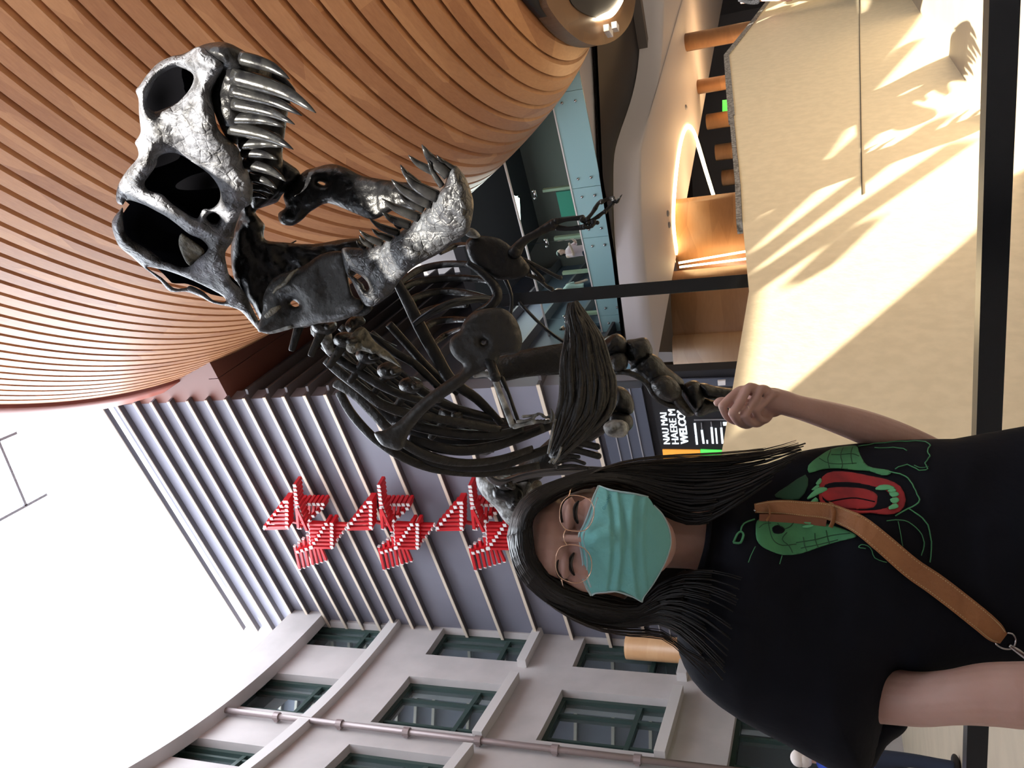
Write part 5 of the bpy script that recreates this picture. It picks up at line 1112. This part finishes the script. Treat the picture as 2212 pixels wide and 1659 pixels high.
mb.ptube([(2176, 1367, dR, 2), (2188, 1370, dR, 2), (2194, 1384, dR, 2), (2186, 1400, dR, 2.2), (2168, 1401, dR, 2), (2152, 1392, dR, 2), (2150, 1384, dR+.004, 2)], n=8); mb.build('ring', M['steel'], bag)
mb = MB(); mb.ptube([(2180, 1394, dR-.002, 4), (2190, 1400, dR, 5), (2202, 1408, dR, 6), (2230, 1430, dR, 6)], n=8); mb.build('clip', M['steel'], bag)
mb = MB(); mb.ptube([(2225, 1425, dR, 14), (2290, 1440, dR+.02, 20), (2380, 1450, dR+.06, 22)], n=8, flat=.25); mb.build('strap', M['leather'], bag)

# ------------------------------------------------------------------ visitors further off
def figure(x, y, z, face, skin, hairc, shirtc, trouc, label, h=1.68, arms='down', extra=None, hair_len=0, name='person', group=None):
    """standing figure, feet at (x, y, z), facing direction face (x, y)"""
    r = root(name, None, label, 'person', group); f = np.array([*face, 0.], float); f /= np.linalg.norm(f); s = np.array([f[1], -f[0], 0]); k = h/1.7; o = np.array([x, y, z])
    g = lambda a, b, c, rr: (*(o+s*a*k+f*b*k+Zv*c*k), rr*k)
    mb = MB(); mb.ell(o+Zv*1.58*k+f*.01, (.075*k, .095*k, .115*k), (s, f, Zv)); mb.ell(o+Zv*1.52*k+f*.03*k, (.058*k, .07*k, .08*k), (s, f, Zv)); mb.ell(o+Zv*1.565*k+f*.105*k, (.014*k, .02*k, .025*k), (s, f, Zv))
    for e in (-1, 1): mb.ell(o+Zv*1.57*k+s*e*.078*k, (.012*k, .022*k, .034*k), (s, f, Zv))
    mb.tube([g(0, -.01, 1.3, .075), g(0, 0, 1.42, .055), g(0, .01, 1.5, .055)], n=12)
    mb.tube([g(0, 0, .85, .13), g(0, 0, 1.1, .125), g(0, 0, 1.35, .12)], n=14)
    for e in (-1, 1):
        mb.tube([g(e*.09, 0, .86, .095), g(e*.10, .02, .48, .06), g(e*.10, -.01, .08, .04)], n=12)
        if arms == 'down': q = [g(e*.17, 0, 1.37, .055), g(e*.22, -.01, 1.12, .043), g(e*.24, .05, .88, .033), g(e*.24, .08, .80, .035), g(e*.235, .09, .74, .02)]
        else: q = [g(e*.17, 0, 1.37, .055), g(e*.23, .10, 1.16, .043), g(e*.16, .32, 1.18, .033), g(e*.13, .40, 1.20, .035), g(e*.12, .46, 1.2, .02)]
        mb.tube(q, n=10)
    mb.remesh('body', .014*k, skin, r, sm=2)
    mb = MB(); mb.tube([g(0, 0, .84, .165), g(0, 0, 1.05, .15), g(0, 0, 1.28, .165), g(0, 0, 1.40, .11), g(0, 0, 1.44, .06)], n=16)
    for e in (-1, 1): mb.tube([g(e*.12, 0, 1.37, .07), g(e*.20, .0 if arms == 'down' else .05, 1.24, .062), g(e*.225, 0 if arms == 'down' else .09, 1.14, .058)], n=12)
    mb.remesh('shirt', .016*k, shirtc, r, sm=2)
    mb = MB()
    for e in (-1, 1): mb.tube([g(e*.08, 0, .92, .11), g(e*.10, .02, .5, .075), g(e*.10, -.01, .06, .06)], n=12)
    mb.remesh('trousers', .018*k, trouc, r, sm=2)
    mb = MB()
    for e in (-1, 1): mb.ell(o+s*e*.10*k+f*.05*k+Zv*.045*k, (.045*k, .13*k, .045*k), (s, f, Zv))
    mb.build('shoes', M['black'], r)
    mb = MB(); mb.ell(o+Zv*1.62*k-f*.018*k, (.088*k, .105*k, .095*k), (s, f, Zv)); mb.ell(o+Zv*(1.56-hair_len*.5)*k-f*.045*k, (.08*k, .07*k, (.08+hair_len)*k), (s, f, Zv), jit=.1)
    mb.build('hair', hairc, r)
    if extra: extra(r, o, s, f, k)
    return r
sk1 = mat('skin_far', (.42, .22, .16), .5); sk2 = mat('skin_far_pale', (.6, .36, .30), .5)
hb = mat('hair_black', (.015, .012, .012), .5); hw = mat('hair_white', (.62, .58, .56), .8); hg = mat('hair_grey', (.2, .2, .22), .8)
pink = mat('pink_cloth', (.62, .42, .48), .8); navy = mat('navy_cloth', (.02, .03, .06), .85); blue = mat('blue_cloth', (.02, .06, .42), .8); pale = mat('pale_cloth', (.42, .48, .48), .8); fleece = mat('black_fleece', (.02, .02, .024), .95, bump=1, bs=60)
def on_balcony(x, y, dep_):
    p = Pb(x, y, -dep_); return p[0], p[1]
toC = lambda x, y: (-x, -y)
q = on_balcony(1190, 548, 1.4); figure(*q, zf, (.6, -.8), sk2, hb, pink, navy, 'visitor in a pink shirt standing behind the balcony glass', 1.6, arms='fwd', hair_len=.05)
def worker(r, o, s, f, k):
    mb = MB(); mb.tube([(*(o+s*a*k+f*b*k+Zv*c*k), .012) for a, b, c in ((-.10, .10, 1.36), (-.08, .16, 1.2), (0, .18, 1.1), (.08, .16, 1.2), (.10, .10, 1.36))], n=6); mb.build('lanyard', mat('lanyard', (.5, .8, .08), .6, emit=(.4, .7, .05), es=.15), r)
    mb = MB(); mb.ell(o+Zv*1.51*k+f*.085*k, (.05*k, .035*k, .045*k), (s, f, Zv)); mb.build('face_mask', mat('mask_blue', (.2, .45, .75), .7), r)
q = on_balcony(1160, 716, .35); figure(*q, zf, (.9, -.3), sk1, hb, navy, navy, 'masked visitor in navy with a yellow lanyard leaning near the handrail', 1.66, arms='fwd', extra=worker)
q = on_balcony(1150, 634, .5); figure(*q, zf, (.5, -.8), sk2, hb, pale, navy, 'dark haired visitor in a pale grey top by the handrail', 1.60)
def posa(r, o, s, f, k):
    mb = MB(); mb.box(o-Zv*.2, .9, .9, .4); mb.build('step', M['floor'], r, False)
p = Pz(1575, -22, 2.0); d_ = 12.8/np.linalg.norm((p-CAM)[:2]); p = CAM+(p-CAM)*d_; figure(p[0], p[1], .55, (-.9, -.5), sk2, hg, fleece, navy, 'grey haired visitor in a black fleece behind the speckled plinth edge', 1.85); mb = MB(); mb.box((p[0]+.25, p[1]+.35, .275), 1.2, 1.3, .55); tag(mb.build('floor_step', M['floor'], smooth=False), kind='structure')
p = P(1716, 1634, 9.5); figure(p[0], p[1]-.0, 0, (.3, .9), sk2, hw, blue, navy, 'white haired visitor in a bright blue shirt under the stone wall', 1.72)
# balcony room contents: pale posts and a green board behind the glass
for k, (y, lab) in enumerate(((185, 0), (403, 0), (513, 0), (683, 0))): pass
for k, y in enumerate((404, 512, 590, 682)):
    a = Bp(sb(Pb(1262, y)), 0, -.12); mb = MB(); mb.box(np.array([a[0], a[1], zft+.35]), .07, .1, .75, (u_d, n_b, Zv))
    tag(mb.build('glass_fin', mat('fin_pale', (.5, .55, .42), .5), smooth=False), ('pale upright fin behind the glass joint above the skeleton hand', 'pale upright fin behind the glass joint beside the far arm', 'pale upright fin behind the glass beside the pale grey visitor', 'pale upright fin behind the glass joint beside the lanyard visitor')[k], 'balustrade post', 'upright fins behind the balcony glass')
q = on_balcony(1180, 445, 2.2); mb = MB(); mb.box((q[0], q[1], zft+.55), .7, .05, 1.1, (u_d, n_b, Zv)); tag(mb.build('display_board', mat('green_board', (.04, .25, .18), .5), smooth=False), 'dark green display board standing on the balcony behind the glass', 'board')
# bluish spot added to brighten the exhibit from the upper left
l = bpy.data.lights.new('exhibit_fill', 'SPOT'); l.energy = 500; l.spot_size = math.radians(35); l.color = (.78, .86, 1); l.shadow_soft_size = .3
o = bpy.data.objects.new('exhibit_fill', l); COL.objects.link(o); o.location = (-5, 2.5, 8.7); o.rotation_euler = (Vector((.9, 3.4, 3.6))-Vector(o.location)).to_track_quat('-Z', 'Y').to_euler()
